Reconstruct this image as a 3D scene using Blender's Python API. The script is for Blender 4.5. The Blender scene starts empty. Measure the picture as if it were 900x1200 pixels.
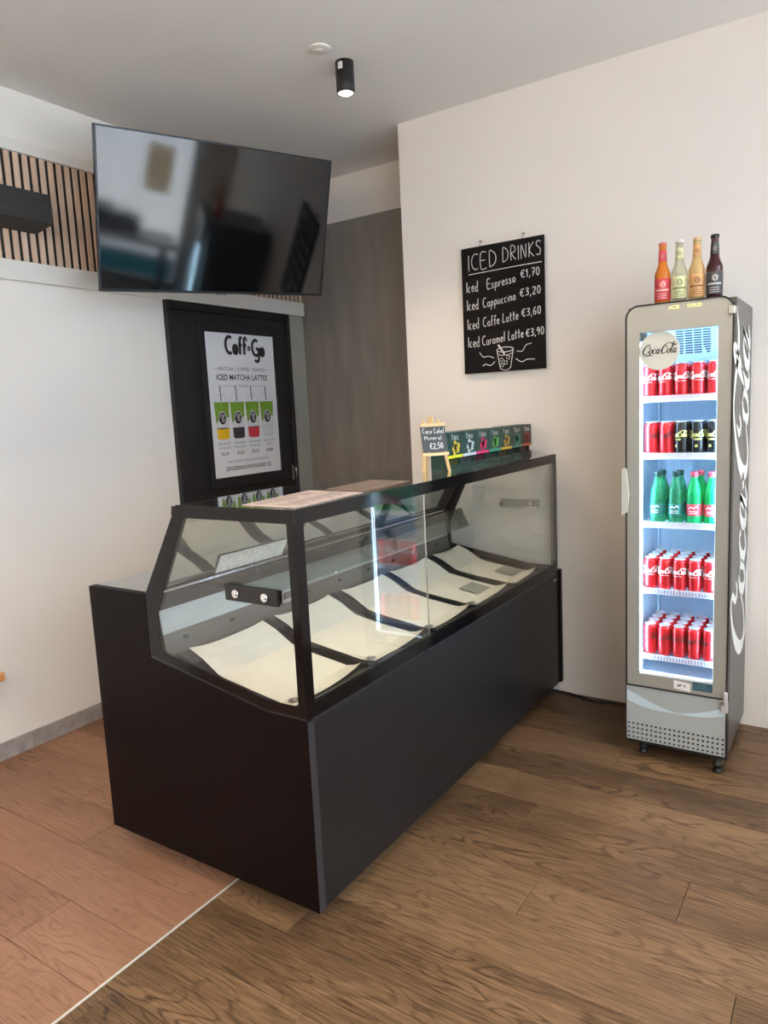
import bpy, math, random
from mathutils import Vector, Matrix
random.seed(7)
S = bpy.context.scene
COL = S.collection
PI = math.pi

# ------------------------------------------------------------------ camera
cd = bpy.data.cameras.new('camera'); cam = bpy.data.objects.new('camera', cd); COL.objects.link(cam)
YAW, PITCH, ROLL = 0.5889, -0.139, -0.0486
fw = Vector((-math.sin(YAW)*math.cos(PITCH), math.cos(YAW)*math.cos(PITCH), math.sin(PITCH)))
rt = Vector((math.cos(YAW), math.sin(YAW), 0)); up = rt.cross(fw)
r2 = rt*math.cos(ROLL)+up*math.sin(ROLL); u2 = -rt*math.sin(ROLL)+up*math.cos(ROLL)
M = Matrix((r2, u2, -fw)).transposed().to_4x4(); M.translation = Vector((1.2587, -1.4502, 1.5))
cam.matrix_world = M
cd.sensor_fit = 'HORIZONTAL'; cd.sensor_width = 36; cd.lens = 844.34*36/900; cd.clip_start = .02
S.camera = cam

# ------------------------------------------------------------------ world, colour, light
S.view_settings.view_transform = 'Standard'; S.view_settings.look = 'None'
S.view_settings.gamma = 1; S.view_settings.use_curve_mapping = False
S.view_settings.exposure = 0.98
w = bpy.data.worlds.new('overcast_sky'); S.world = w; w.use_nodes = True
bg = w.node_tree.nodes['Background']; bg.inputs[0].default_value = (.96, .97, 1, 1); bg.inputs[1].default_value = 5.5
sd_ = bpy.data.lights.new('bounce_sun', 'SUN'); sd_.energy = 14; sd_.angle = .02; sd_.color = (1, .95, .88)      # added: lights the street for bounce onto the ceiling, not the room directly
so_ = bpy.data.objects.new('bounce_sun', sd_); COL.objects.link(so_); so_.rotation_euler = (math.radians(8), math.radians(-38), 0)
S.cycles.use_denoising = True
S.cycles.max_bounces = 10; S.cycles.diffuse_bounces = 5; S.cycles.glossy_bounces = 5
S.cycles.transparent_max_bounces = 16; S.cycles.transmission_bounces = 4
S.cycles.caustics_reflective = False; S.cycles.caustics_refractive = False
S.cycles.sample_clamp_indirect = 6

# ------------------------------------------------------------------ key dimensions (metres)
XL, YR, YB, H = -1.98, 2.04, 2.511, 3.0065      # left wall, right wall, niche wall, ceiling
XC = -.866                                       # free end of the right wall
XW, YN = 2.6, -4.5                               # window wall, near wall (behind the camera)

# ------------------------------------------------------------------ materials
def nt_mat(name):
    m = bpy.data.materials.new(name); m.use_nodes = True
    return m, m.node_tree.nodes, m.node_tree.links, m.node_tree.nodes['Principled BSDF']

def mat(name, c, rough=.5, metal=0, var=.04, vs=6, bump=0, bs=60, emit=None, es=0, coat=0, spec=.5, stretch=(1, 1, 1), trans=0):
    m, N, L, b = nt_mat(name)
    tc = N.new('ShaderNodeTexCoord'); mp = N.new('ShaderNodeMapping'); mp.inputs['Scale'].default_value = stretch
    L.new(tc.outputs['Object'], mp.inputs[0])
    no = N.new('ShaderNodeTexNoise'); no.inputs['Scale'].default_value = vs; no.inputs['Detail'].default_value = 4
    L.new(mp.outputs[0], no.inputs['Vector'])
    rp = N.new('ShaderNodeValToRGB')
    rp.color_ramp.elements[0].position = .3; rp.color_ramp.elements[1].position = .7
    rp.color_ramp.elements[0].color = (*[x*(1-var) for x in c], 1); rp.color_ramp.elements[1].color = (*[min(1, x*(1+var)) for x in c], 1)
    L.new(no.outputs['Fac'], rp.inputs[0]); L.new(rp.outputs[0], b.inputs['Base Color'])
    b.inputs['Roughness'].default_value = rough; b.inputs['Metallic'].default_value = metal
    b.inputs['Coat Weight'].default_value = coat; b.inputs['Specular IOR Level'].default_value = spec
    if trans: b.inputs['Transmission Weight'].default_value = trans
    if emit: b.inputs['Emission Color'].default_value = (*emit, 1); b.inputs['Emission Strength'].default_value = es
    if bump:
        n2 = N.new('ShaderNodeTexNoise'); n2.inputs['Scale'].default_value = bs; n2.inputs['Detail'].default_value = 3
        L.new(mp.outputs[0], n2.inputs['Vector'])
        bp = N.new('ShaderNodeBump'); bp.inputs['Strength'].default_value = bump; bp.inputs['Distance'].default_value = .004
        L.new(n2.outputs['Fac'], bp.inputs['Height']); L.new(bp.outputs[0], b.inputs['Normal'])
    return m

def thin_glass(name, tint=(.93, .97, .95), ior=1.5, gain=1.6, extra=0.0):
    m = bpy.data.materials.new(name); m.use_nodes = True
    N, L = m.node_tree.nodes, m.node_tree.links; N.clear()
    out = N.new('ShaderNodeOutputMaterial'); mx = N.new('ShaderNodeMixShader')
    tr = N.new('ShaderNodeBsdfTransparent'); tr.inputs[0].default_value = (*tint, 1)
    gl = N.new('ShaderNodeBsdfGlossy'); gl.inputs['Roughness'].default_value = 0.0; gl.inputs['Color'].default_value = (1, 1, 1, 1)
    g = N.new('ShaderNodeNewGeometry')                      # a pane reflects alike from both sides
    lw = N.new('ShaderNodeVectorMath'); lw.operation = 'DOT_PRODUCT'
    L.new(g.outputs['Incoming'], lw.inputs[0]); L.new(g.outputs['Normal'], lw.inputs[1])
    ab = N.new('ShaderNodeMath'); ab.operation = 'ABSOLUTE'; L.new(lw.outputs['Value'], ab.inputs[0])
    om = N.new('ShaderNodeMath'); om.operation = 'SUBTRACT'; om.inputs[0].default_value = 1; L.new(ab.outputs[0], om.inputs[1])
    pw = N.new('ShaderNodeMath'); pw.operation = 'POWER'; pw.inputs[1].default_value = 5; L.new(om.outputs[0], pw.inputs[0])
    f0 = ((ior-1)/(ior+1))**2
    ma = N.new('ShaderNodeMath'); ma.operation = 'MULTIPLY_ADD'; ma.inputs[1].default_value = (1-f0)*gain; ma.inputs[2].default_value = f0*gain+extra
    ma.use_clamp = True
    L.new(pw.outputs[0], ma.inputs[0])
    L.new(ma.outputs[0], mx.inputs[0]); L.new(tr.outputs[0], mx.inputs[1]); L.new(gl.outputs[0], mx.inputs[2])
    L.new(mx.outputs[0], out.inputs[0])
    return m

def liquid_glass(name, c, dens=.5, rough=.05):
    m, N, L, b = nt_mat(name)
    out = N['Material Output']
    no = N.new('ShaderNodeTexNoise'); no.inputs['Scale'].default_value = 40
    rp = N.new('ShaderNodeValToRGB'); rp.color_ramp.elements[0].color = (*[x*.85 for x in c], 1); rp.color_ramp.elements[1].color = (*c, 1)
    L.new(no.outputs['Fac'], rp.inputs[0]); L.new(rp.outputs[0], b.inputs['Base Color']); b.inputs['Roughness'].default_value = rough
    tr = N.new('ShaderNodeBsdfTransparent'); tr.inputs[0].default_value = (*[min(1, x*.8+.2) for x in c], 1)
    mx = N.new('ShaderNodeMixShader'); mx.inputs[0].default_value = dens
    L.new(tr.outputs[0], mx.inputs[1]); L.new(b.outputs[0], mx.inputs[2]); L.new(mx.outputs[0], out.inputs[0])
    return m

def wood_mat(name, dark, mid, light, rough=.42, gs=1.0, contrast=1.0, along='x', bump=.25, spec=.5):
    m, N, L, b = nt_mat(name)
    tc = N.new('ShaderNodeTexCoord'); oi = N.new('ShaderNodeObjectInfo')
    mul = N.new('ShaderNodeVectorMath'); mul.operation = 'SCALE'; mul.inputs['Scale'].default_value = 37.0
    cb = N.new('ShaderNodeCombineXYZ'); L.new(oi.outputs['Random'], cb.inputs[0]); L.new(oi.outputs['Random'], cb.inputs[1]); L.new(oi.outputs['Random'], cb.inputs[2])
    L.new(cb.outputs[0], mul.inputs[0])
    ad = N.new('ShaderNodeVectorMath'); ad.operation = 'ADD'; L.new(tc.outputs['Object'], ad.inputs[0]); L.new(mul.outputs[0], ad.inputs[1])
    def mapped(sx, sy, sz):
        mp = N.new('ShaderNodeMapping'); mp.inputs['Scale'].default_value = (sx, sy, sz) if along == 'x' else (sz, sy, sx)
        L.new(ad.outputs[0], mp.inputs[0]); return mp
    # cathedral figure: noise bands folded with a sine
    mp1 = mapped(1.7*gs, 7.5*gs, 7.5*gs)
    n1 = N.new('ShaderNodeTexNoise'); n1.inputs['Scale'].default_value = 1.0; n1.inputs['Detail'].default_value = 2; n1.inputs['Distortion'].default_value = .35
    L.new(mp1.outputs[0], n1.inputs['Vector'])
    k = N.new('ShaderNodeMath'); k.operation = 'MULTIPLY'; k.inputs[1].default_value = 95; L.new(n1.outputs['Fac'], k.inputs[0])
    sn0 = N.new('ShaderNodeMath'); sn0.operation = 'SINE'; L.new(k.outputs[0], sn0.inputs[0])
    sn = N.new('ShaderNodeMapRange'); sn.inputs['From Min'].default_value = -1.0; sn.inputs['From Max'].default_value = -.35; sn.inputs['To Min'].default_value = -1.6; sn.inputs['To Max'].default_value = .25; L.new(sn0.outputs[0], sn.inputs[0])
    # fine pores
    mp2 = mapped(9*gs, 230*gs, 230*gs)
    n2 = N.new('ShaderNodeTexNoise'); n2.inputs['Scale'].default_value = 1.0; n2.inputs['Detail'].default_value = 5; n2.inputs['Roughness'].default_value = .65
    L.new(mp2.outputs[0], n2.inputs['Vector'])
    # broad patches
    mp3 = mapped(1.6, 5, 5)
    n3 = N.new('ShaderNodeTexNoise'); n3.inputs['Scale'].default_value = 1.0; n3.inputs['Detail'].default_value = 3
    L.new(mp3.outputs[0], n3.inputs['Vector'])
    a1 = N.new('ShaderNodeMath'); a1.operation = 'MULTIPLY'; L.new(sn.outputs[0], a1.inputs[0])
    # figure shows only where patches are strong
    st = N.new('ShaderNodeMapRange'); st.inputs['From Min'].default_value = .42; st.inputs['From Max'].default_value = .68; st.inputs['To Min'].default_value = .01; st.inputs['To Max'].default_value = .13*contrast
    L.new(n3.outputs['Fac'], st.inputs[0]); L.new(st.outputs[0], a1.inputs[1])
    a2 = N.new('ShaderNodeMath'); a2.operation = 'MULTIPLY_ADD'; a2.inputs[1].default_value = .95*contrast; L.new(n2.outputs['Fac'], a2.inputs[0]); L.new(a1.outputs[0], a2.inputs[2])
    a3 = N.new('ShaderNodeMath'); a3.operation = 'MULTIPLY_ADD'; a3.inputs[1].default_value = .55; L.new(n3.outputs['Fac'], a3.inputs[0]); L.new(a2.outputs[0], a3.inputs[2])
    a4 = N.new('ShaderNodeMath'); a4.operation = 'MULTIPLY_ADD'; a4.inputs[1].default_value = .22; L.new(oi.outputs['Random'], a4.inputs[0]); L.new(a3.outputs[0], a4.inputs[2])
    a5 = N.new('ShaderNodeMath'); a5.operation = 'SUBTRACT'; a5.inputs[1].default_value = .36+(contrast-1)*.47; L.new(a4.outputs[0], a5.inputs[0])
    rp = N.new('ShaderNodeValToRGB'); e = rp.color_ramp.elements
    e[0].position = .2; e[0].color = (*dark, 1); e[1].position = .82; e[1].color = (*light, 1)
    q = e.new(.5); q.color = (*mid, 1)
    L.new(a5.outputs[0], rp.inputs[0]); L.new(rp.outputs[0], b.inputs['Base Color'])
    b.inputs['Roughness'].default_value = rough; b.inputs['Specular IOR Level'].default_value = spec
    bp = N.new('ShaderNodeBump'); bp.inputs['Strength'].default_value = bump; bp.inputs['Distance'].default_value = .001
    L.new(a2.outputs[0], bp.inputs['Height']); L.new(bp.outputs[0], b.inputs['Normal'])
    return m

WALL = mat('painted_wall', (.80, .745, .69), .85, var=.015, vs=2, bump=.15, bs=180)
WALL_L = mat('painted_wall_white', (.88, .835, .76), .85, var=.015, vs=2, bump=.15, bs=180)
CEIL = mat('ceiling_paint', (.82, .80, .765), .9, var=.02, vs=1.2, bump=.1, bs=150)
TRIMW = mat('cream_trim', (.82, .78, .71), .6, var=.02)
LAMIN = mat('taupe_laminate', (.235, .205, .18), .6, var=.14, vs=4, bump=.1, bs=30, stretch=(3, 3, .5))
GREENG = mat('grey_strip_laminate', (.40, .39, .335), .6, var=.06, vs=5)
STONE = mat('grey_stone_skirting', (.36, .33, .31), .55, var=.18, vs=22, bump=.1)
BLACKP = mat('black_panel', (.0045, .0022, .0025), .5, var=.15, vs=3, spec=.14, bump=.04, bs=200)
CHAR = mat('charcoal_laminate', (.0115, .0105, .0115), .42, var=.12, vs=4, spec=.4, bump=.05, bs=250)
BLKDOOR = mat('black_door_lacquer', (.014, .013, .0135), .45, var=.1)
BLKGLOSS = mat('black_gloss', (.006, .006, .008), .12, var=.05)
BLKMATTE = mat('black_plastic', (.012, .012, .013), .5, var=.1)
BLKPRINT = mat('black_printed_glass_edge', (.004, .0035, .0045), .1, var=.05, spec=.3)
STEEL = mat('brushed_steel', (.68, .66, .62), .34, 1, var=.08, vs=8, stretch=(40, 1, 40))
ALU = mat('aluminium', (.62, .62, .62), .25, 1, var=.04)
CHROME = mat('chrome', (.8, .8, .8), .12, 1, var=.02)
WELL = mat('taupe_coated_metal', (.12, .105, .088), .45, var=.06)
DECK = mat('dark_deck', (.045, .042, .038), .4, var=.1)
TRAY = mat('black_melamine_tray', (.02, .021, .022), .28, var=.15, vs=30)
PAPER = mat('greaseproof_paper', (.84, .78, .66), .75, var=.04, vs=7, bump=.35, bs=14)
WHITEP = mat('white_paper', (.80, .78, .77), .6, var=.01)
PINKP = mat('pinkish_printed_paper', (.62, .50, .46), .6, var=.12, vs=40)
TANP = mat('tan_card', (.24, .17, .13), .6, var=.2, vs=30)
PINE = mat('light_pine', (.80, .56, .27), .5, var=.14, vs=9, stretch=(1, 1, 5))
CHALKB = mat('chalkboard', (.008, .006, .006), .8, spec=.2, var=.3, vs=9)
SLATE = mat('small_slate', (.06, .06, .06), .6, var=.2, vs=40)
CHALK = mat('white_chalk', (.72, .71, .68), .9, var=.1, vs=90)
INK = mat('black_ink', (.03, .025, .025), .6, var=.05)
INKG = mat('grey_ink', (.13, .12, .12), .6, var=.05)
FGREY = mat('silver_grey_door_finish', (.34, .335, .30), .32, .15, var=.03, vs=3)
FPANEL = mat('silver_kick_panel', (.42, .46, .47), .33, .15, var=.03, vs=3)
FSWOOSH = mat('pale_blue_wave', (.55, .68, .75), .35, .05, var=.02)
FSIDE = mat('fridge_side_charcoal', (.075, .072, .068), .35, var=.05, vs=3)
FIN = mat('fridge_liner', (.60, .76, .93), .4, var=.02)
SHELFW = mat('white_wire', (.80, .80, .86), .35, var=.02)
SHELFS = mat('clear_shelf_strip', (.78, .80, .88), .2, var=.02)
LED = mat('cool_led', (1, 1, 1), .5, emit=(.50, .80, 1.0), es=7)
SCRIPTW = mat('white_script_vinyl', (.82, .82, .80), .4, var=.02)
RED = mat('cola_red', (.62, .012, .018), .25, .25, var=.05, vs=20)
BLKCAN = mat('black_can_paint', (.012, .012, .013), .25, .2, var=.05)
YEL = mat('yellow_print', (.72, .70, .22), .4, var=.05)
TEALL = mat('teal_label', (.01, .17, .14), .45, var=.1)
REDL = mat('red_label', (.70, .06, .10), .45, var=.1, vs=40)
GREENC = mat('dark_green_cap', (.004, .045, .032), .4, var=.05)
PINKC = mat('pink_cap', (.75, .08, .14), .4, var=.05)
GLASS = thin_glass('case_glass', (.985, .992, .985), gain=1.2)
GLASSTOP = thin_glass('case_top_glass', (.955, .975, .96), gain=1.25)
GLASSW = thin_glass('window_glass', (.95, .97, .97), gain=1.4)
GLASSF = thin_glass('fridge_door_glass', (.97, .98, .99), gain=.5)
GREENPET = liquid_glass('green_pet', (.02, .66, .22), .5)
PALEPET = liquid_glass('pale_green_pet', (.06, .46, .24), .38)
ROOM_DARK = mat('dark_fabric', (.03, .035, .045), .8, var=.1)

# ------------------------------------------------------------------ mesh builder
class MB:
    def __init__(s): s.v = []; s.f = []; s.m = []; s.sm = []
    def add(s, vs, fs, mi=0, smooth=False, T=None):
        o = len(s.v)
        for p in vs:
            p = Vector(p); s.v.append(tuple(T @ p) if T else tuple(p))
        for f in fs: s.f.append([i+o for i in f]); s.m.append(mi); s.sm.append(smooth)
        return s
    def box(s, x0, x1, y0, y1, z0, z1, mi=0, T=None):
        v = [(x0, y0, z0), (x1, y0, z0), (x1, y1, z0), (x0, y1, z0), (x0, y0, z1), (x1, y0, z1), (x1, y1, z1), (x0, y1, z1)]
        return s.add(v, [(0, 3, 2, 1), (4, 5, 6, 7), (0, 1, 5, 4), (1, 2, 6, 5), (2, 3, 7, 6), (3, 0, 4, 7)], mi, T=T)
    def prism(s, poly, ax, a, b, mi=0, T=None, smooth=False):   # poly in the two other axes (cyclic order), extruded along ax
        n = len(poly)
        def P(u, v, t): return {'x': (t, u, v), 'y': (u, t, v), 'z': (u, v, t)}[ax]
        v = [P(*q, a) for q in poly]+[P(*q, b) for q in poly]
        f = [tuple(range(n))[::-1], tuple(range(n, 2*n))]
        s.add(v, f, mi, T=T)
        s.add(v, [(i, (i+1) % n, n+(i+1) % n, n+i) for i in range(n)], mi, smooth, T=T)
        return s
    def lathe(s, prof, n=24, c=(0, 0, 0), mi=0, T=None, smooth=True):
        v = []
        for r, z in prof:
            for k in range(n):
                a = 2*PI*k/n; v.append((c[0]+r*math.cos(a), c[1]+r*math.sin(a), c[2]+z))
        f = []
        for j in range(len(prof)-1):
            for k in range(n):
                f.append((j*n+k, j*n+(k+1) % n, (j+1)*n+(k+1) % n, (j+1)*n+k))
        s.add(v, f, mi, smooth, T=T)
        s.add([v[k] for k in range(n)], [tuple(range(n))[::-1]], mi, T=T)
        s.add([v[(len(prof)-1)*n+k] for k in range(n)], [tuple(range(n))], mi, T=T)
        return s
    def tube(s, pts, r, n=8, mi=0):
        pts = [Vector(p) for p in pts]; rings = []
        for i, p in enumerate(pts):
            d = (pts[min(i+1, len(pts)-1)]-pts[max(i-1, 0)]).normalized()
            a = d.cross(Vector((0, 0, 1)) if abs(d.z) < .9 else Vector((1, 0, 0))).normalized(); b = d.cross(a)
            rings.append([p+(a*math.cos(2*PI*k/n)+b*math.sin(2*PI*k/n))*r for k in range(n)])
        v = [q for R in rings for q in R]
        f = [(j*n+k, j*n+(k+1) % n, (j+1)*n+(k+1) % n, (j+1)*n+k) for j in range(len(pts)-1) for k in range(n)]
        s.add(v, f, mi, True)
        s.add(rings[0], [tuple(range(n))], mi); s.add(rings[-1], [tuple(range(n))], mi)
        return s
    def rod(s, a, b, w, h, mi=0):      # square bar from a to b
        a, b = Vector(a), Vector(b); d = (b-a).normalized()
        x = d.cross(Vector((0, 0, 1)) if abs(d.z) < .95 else Vector((0, 1, 0))).normalized(); y = x.cross(d)
        v = [q+x*sx*w/2+y*sy*h/2 for q in (a, b) for sx, sy in ((-1, -1), (1, -1), (1, 1), (-1, 1))]
        return s.add(v, [(0, 1, 2, 3), (4, 7, 6, 5), (0, 4, 5, 1), (1, 5, 6, 2), (2, 6, 7, 3), (3, 7, 4, 0)], mi)
    def build(s, name, mats, parent=None, bevel=0, seg=2, loc=None):
        me = bpy.data.meshes.new(name)
        v = s.v
        if loc is not None: L = Vector(loc); v = [tuple(Vector(p)-L) for p in v]
        me.from_pydata(v, [], s.f)
        for m in (mats if isinstance(mats, (list, tuple)) else [mats]): me.materials.append(m)
        me.polygons.foreach_set('material_index', s.m); me.polygons.foreach_set('use_smooth', s.sm)
        import bmesh
        bm = bmesh.new(); bm.from_mesh(me); bmesh.ops.remove_doubles(bm, verts=bm.verts, dist=1e-6)
        bmesh.ops.recalc_face_normals(bm, faces=bm.faces); bm.to_mesh(me); bm.free()
        o = bpy.data.objects.new(name, me); COL.objects.link(o)
        if loc is not None: o.location = loc
        if parent:
            o.parent = parent
            pl = Vector((0, 0, 0)); q = parent
            while q: pl += Vector(q.location); q = q.parent
            if loc is not None: o.location = Vector(loc)-pl
            elif pl.length > 0 and not getattr(s, 'local', False): o.location = -pl
        if bevel:
            b = o.modifiers.new('bevel', 'BEVEL'); b.width = bevel; b.segments = seg; b.limit_method = 'ANGLE'; b.angle_limit = .7
        return o
def LMB():            # builder in its parent's own coordinates
    b = MB(); b.local = True; return b
def tag(o, label=None, cat=None, group=None, kind=None):
    if label: o['label'] = label
    if cat: o['category'] = cat
    if group: o['group'] = group
    if kind: o['kind'] = kind
    return o
def empty(name, loc, label=None, cat=None, group=None, kind=None, rz=0):
    o = bpy.data.objects.new(name, None); COL.objects.link(o); o.location = loc; o.rotation_euler = (0, 0, rz); o.empty_display_size = .05
    return tag(o, label, cat, group, kind)
def dup(o, parent=None, loc=None):
    c = o.copy(); COL.objects.link(c)
    if parent: c.parent = parent
    if loc is not None: c.location = loc
    for ch in o.children: dup(ch, c)
    return c

# ------------------------------------------------------------------ writing
G = {}
def g(ch, w, *st): G[ch] = (w, st)
def arc(cx, cy, rx, ry, a0, a1, n=10): return [(cx+rx*math.cos(math.radians(a0+(a1-a0)*i/n)), cy+ry*math.sin(math.radians(a0+(a1-a0)*i/n))) for i in range(n+1)]
g('I', .12, [(.06, 1), (.06, 0)])
g('C', .55, arc(.34, .5, .3, .5, 55, 300))
g('E', .5, [(.46, 1), (.06, 1), (.06, 0), (.48, 0)], [(.06, .52), (.4, .52)])
g('D', .6, [(.08, 0), (.08, 1), (.3, .96), (.5, .75), (.54, .45), (.42, .15), (.08, 0)])
g('R', .55, [(.08, 0), (.08, 1), (.36, .96), (.46, .75), (.34, .54), (.1, .5), (.5, 0)])
g('N', .55, [(.06, 0), (.08, 1), (.46, .03), (.48, 1)])
g('K', .5, [(.08, 1), (.08, 0)], [(.46, 1), (.1, .48), (.5, 0)])
g('S', .5, [(.44, .88), (.3, 1), (.12, .92), (.1, .7), (.36, .48), (.44, .25), (.32, .03), (.08, .08)])
g('L', .42, [(.12, 1), (.08, .5), (.06, .03), (.4, .06)])
g('M', .66, [(.05, 0), (.1, 1), (.32, .3), (.55, 1), (.6, 0)])
g('G', .62, arc(.34, .5, .3, .5, 55, 270)+[(.55, .1), (.58, .42), (.36, .42)], [(.58, .42), (.56, -.25), (.4, -.4), (.2, -.3)])
g('a', .42, arc(.2, .24, .16, .24, 70, 430, 10), [(.36, .5), (.35, .1), (.42, .0)])
g('c', .36, arc(.2, .25, .16, .25, 60, 300, 8))
g('d', .44, arc(.2, .24, .16, .24, 60, 420, 10), [(.37, 1.0), (.36, .1), (.42, 0)])
g('e', .38, [(.05, .26), (.34, .3), (.3, .46), (.18, .52), (.06, .38), (.05, .15), (.18, .0), (.36, .08)])
g('f', .32, [(.34, .92), (.24, 1.0), (.16, .85), (.14, .4), (.12, -.05)], [(.02, .52), (.3, .54)])
g('i', .16, [(.08, .5), (.08, 0)], [(.08, .7), (.09, .74)])
g('l', .18, [(.1, 1), (.07, .1), (.14, 0)])
g('m', .6, [(.05, .5), (.05, 0)], [(.05, .35), (.17, .5), (.28, .4), (.28, 0)], [(.28, .35), (.42, .5), (.52, .4), (.54, 0)])
g('n', .4, [(.05, .5), (.05, 0)], [(.05, .35), (.2, .5), (.32, .4), (.34, 0)])
g('o', .4, arc(.2, .25, .16, .25, 90, 450, 10))
g('p', .42, [(.07, .5), (.04, -.38)], [(.06, .35), (.2, .5), (.36, .36), (.32, .1), (.14, .02), (.05, .1)])
g('r', .3, [(.05, .5), (.05, 0)], [(.05, .3), (.16, .48), (.28, .46)])
g('s', .34, [(.28, .44), (.16, .5), (.06, .4), (.24, .2), (.26, .06), (.1, 0), (.02, .07)])
g('t', .32, [(.15, .9), (.13, .1), (.24, 0)], [(.0, .58), (.3, .62)])
g('u', .4, [(.05, .5), (.06, .1), (.18, 0), (.32, .12), (.33, .5), (.34, 0)])
g("'", .12, [(.08, 1), (.04, .8)])
g('/', .3, [(.26, 1.05), (.04, -.1)])
g(',', .14, [(.1, .08), (.03, -.2)])
g('-', .3, [(.05, .4), (.25, .4)])
g('1', .25, [(.03, .7), (.16, 1), (.16, 0)])
g('2', .42, [(.06, .8), (.18, 1), (.36, .85), (.3, .5), (.05, .03), (.4, .05)])
g('3', .42, [(.06, .92), (.3, .95), (.36, .75), (.16, .55), (.36, .4), (.34, .1), (.05, .04)])
g('5', .42, [(.38, 1), (.12, .98), (.08, .58), (.3, .6), (.38, .3), (.26, .03), (.05, .06)])
g('6', .42, [(.34, .98), (.14, .75), (.06, .3), (.18, .0), (.36, .18), (.3, .45), (.08, .35)])
g('7', .42, [(.05, .97), (.4, .98), (.16, 0)], [(.12, .5), (.34, .52)])
g('9', .42, [(.36, .75), (.2, .5), (.06, .7), (.16, .97), (.34, .9), (.36, .6), (.26, 0)])
g('0', .44, arc(.21, .5, .16, .5, 90, 450, 12))
g('€', .5, arc(.32, .5, .24, .48, 50, 310), [(.0, .6), (.36, .62)], [(.0, .42), (.34, .44)])

def smooth(pts, k=4):
    if len(pts) < 3: return pts
    P = [pts[0]]+list(pts)+[pts[-1]]; out = []
    for i in range(1, len(P)-2):
        for j in range(k):
            t = j/k; out.append(tuple(.5*((2*P[i][c])+(-P[i-1][c]+P[i+1][c])*t+(2*P[i-1][c]-5*P[i][c]+4*P[i+1][c]-P[i+2][c])*t*t+(-P[i-1][c]+3*P[i][c]-3*P[i+1][c]+P[i+2][c])*t**3) for c in range(len(pts[0]))))
    out.append(pts[-1]); return out

def ribbon(mb, pts, w, P, mi=0):     # flat pen stroke; P maps (x, y) to a point on the surface; pts may carry their own width
    n = len(pts); L = []; R = []
    for i, p in enumerate(pts):
        a, b = pts[max(i-1, 0)], pts[min(i+1, n-1)]
        dx, dy = b[0]-a[0], b[1]-a[1]; d = math.hypot(dx, dy) or 1
        ww = (p[2] if len(p) > 2 else 1)*w/2
        L.append(P(p[0]-dy/d*ww, p[1]+dx/d*ww)); R.append(P(p[0]+dy/d*ww, p[1]-dx/d*ww))
    mb.add(L+R, [(i, i+1, n+i+1, n+i) for i in range(n-1)], mi)

def hand(mb, text, x, y, size, P, w=.1, slope=0, mi=0, width=None, sp=.12, jit=.03, smooth_k=3):
    tot = sum(G[c][0]+sp if c in G else .35 for c in text)
    sx = size if width is None else width/tot
    cx = 0
    for c in text:
        if c not in G: cx += .35; continue
        wd, st = G[c]; dy = random.uniform(-jit, jit)
        for s_ in st:
            pts = [(x+(cx+a)*sx, y+(b+dy)*size+slope*(cx+a)*sx) for a, b in smooth(s_, smooth_k)]
            ribbon(mb, pts, w*size, P, mi)
        cx += wd+sp
    return mb

def plane_map(o, u, v, off=.0008):
    o, u, v = Vector(o), Vector(u).normalized(), Vector(v).normalized(); n = u.cross(v)
    return lambda x, y: tuple(o+u*x+v*y+n*off)
def cyl_map(r, z0, a0=-PI/2):      # x runs along the surface, y up; a0 is the way it faces
    return lambda x, y: (r*math.cos(a0+x/r), r*math.sin(a0+x/r), z0+y)

def fill(mb, pts, P, mi=0): mb.add([P(*p) for p in pts], [tuple(range(len(pts)))], mi)
def disc(mb, cx, cy, rx, ry, P, mi=0, n=20): fill(mb, [(cx+rx*math.cos(2*PI*k/n), cy+ry*math.sin(2*PI*k/n)) for k in range(n)], P, mi)

_fc = {}
def type_text(mb, text, x, y, size, P, mi=0, width=None, align='L', bold=0):
    key = (text, bold)
    if key not in _fc:
        cu = bpy.data.curves.new('t', 'FONT'); cu.body = text; cu.size = 1; cu.resolution_u = 2; cu.offset = bold
        ob = bpy.data.objects.new('t', cu); COL.objects.link(ob)
        dg = bpy.context.evaluated_depsgraph_get(); me = bpy.data.meshes.new_from_object(ob.evaluated_get(dg))
        _fc[key] = ([tuple(v.co) for v in me.vertices], [tuple(p.vertices) for p in me.polygons])
        bpy.data.objects.remove(ob); bpy.data.meshes.remove(me); bpy.data.curves.remove(cu)
    vs, fs = _fc[key]; x0 = min(v[0] for v in vs); x1 = max(v[0] for v in vs)
    k = size if width is None else width/(x1-x0)
    ox = {'L': 0, 'C': -(x1-x0)*k/2, 'R': -(x1-x0)*k}[align]
    mb.add([P(x+ox+(v[0]-x0)*k, y+v[1]*size) for v in vs], fs, mi)

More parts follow.
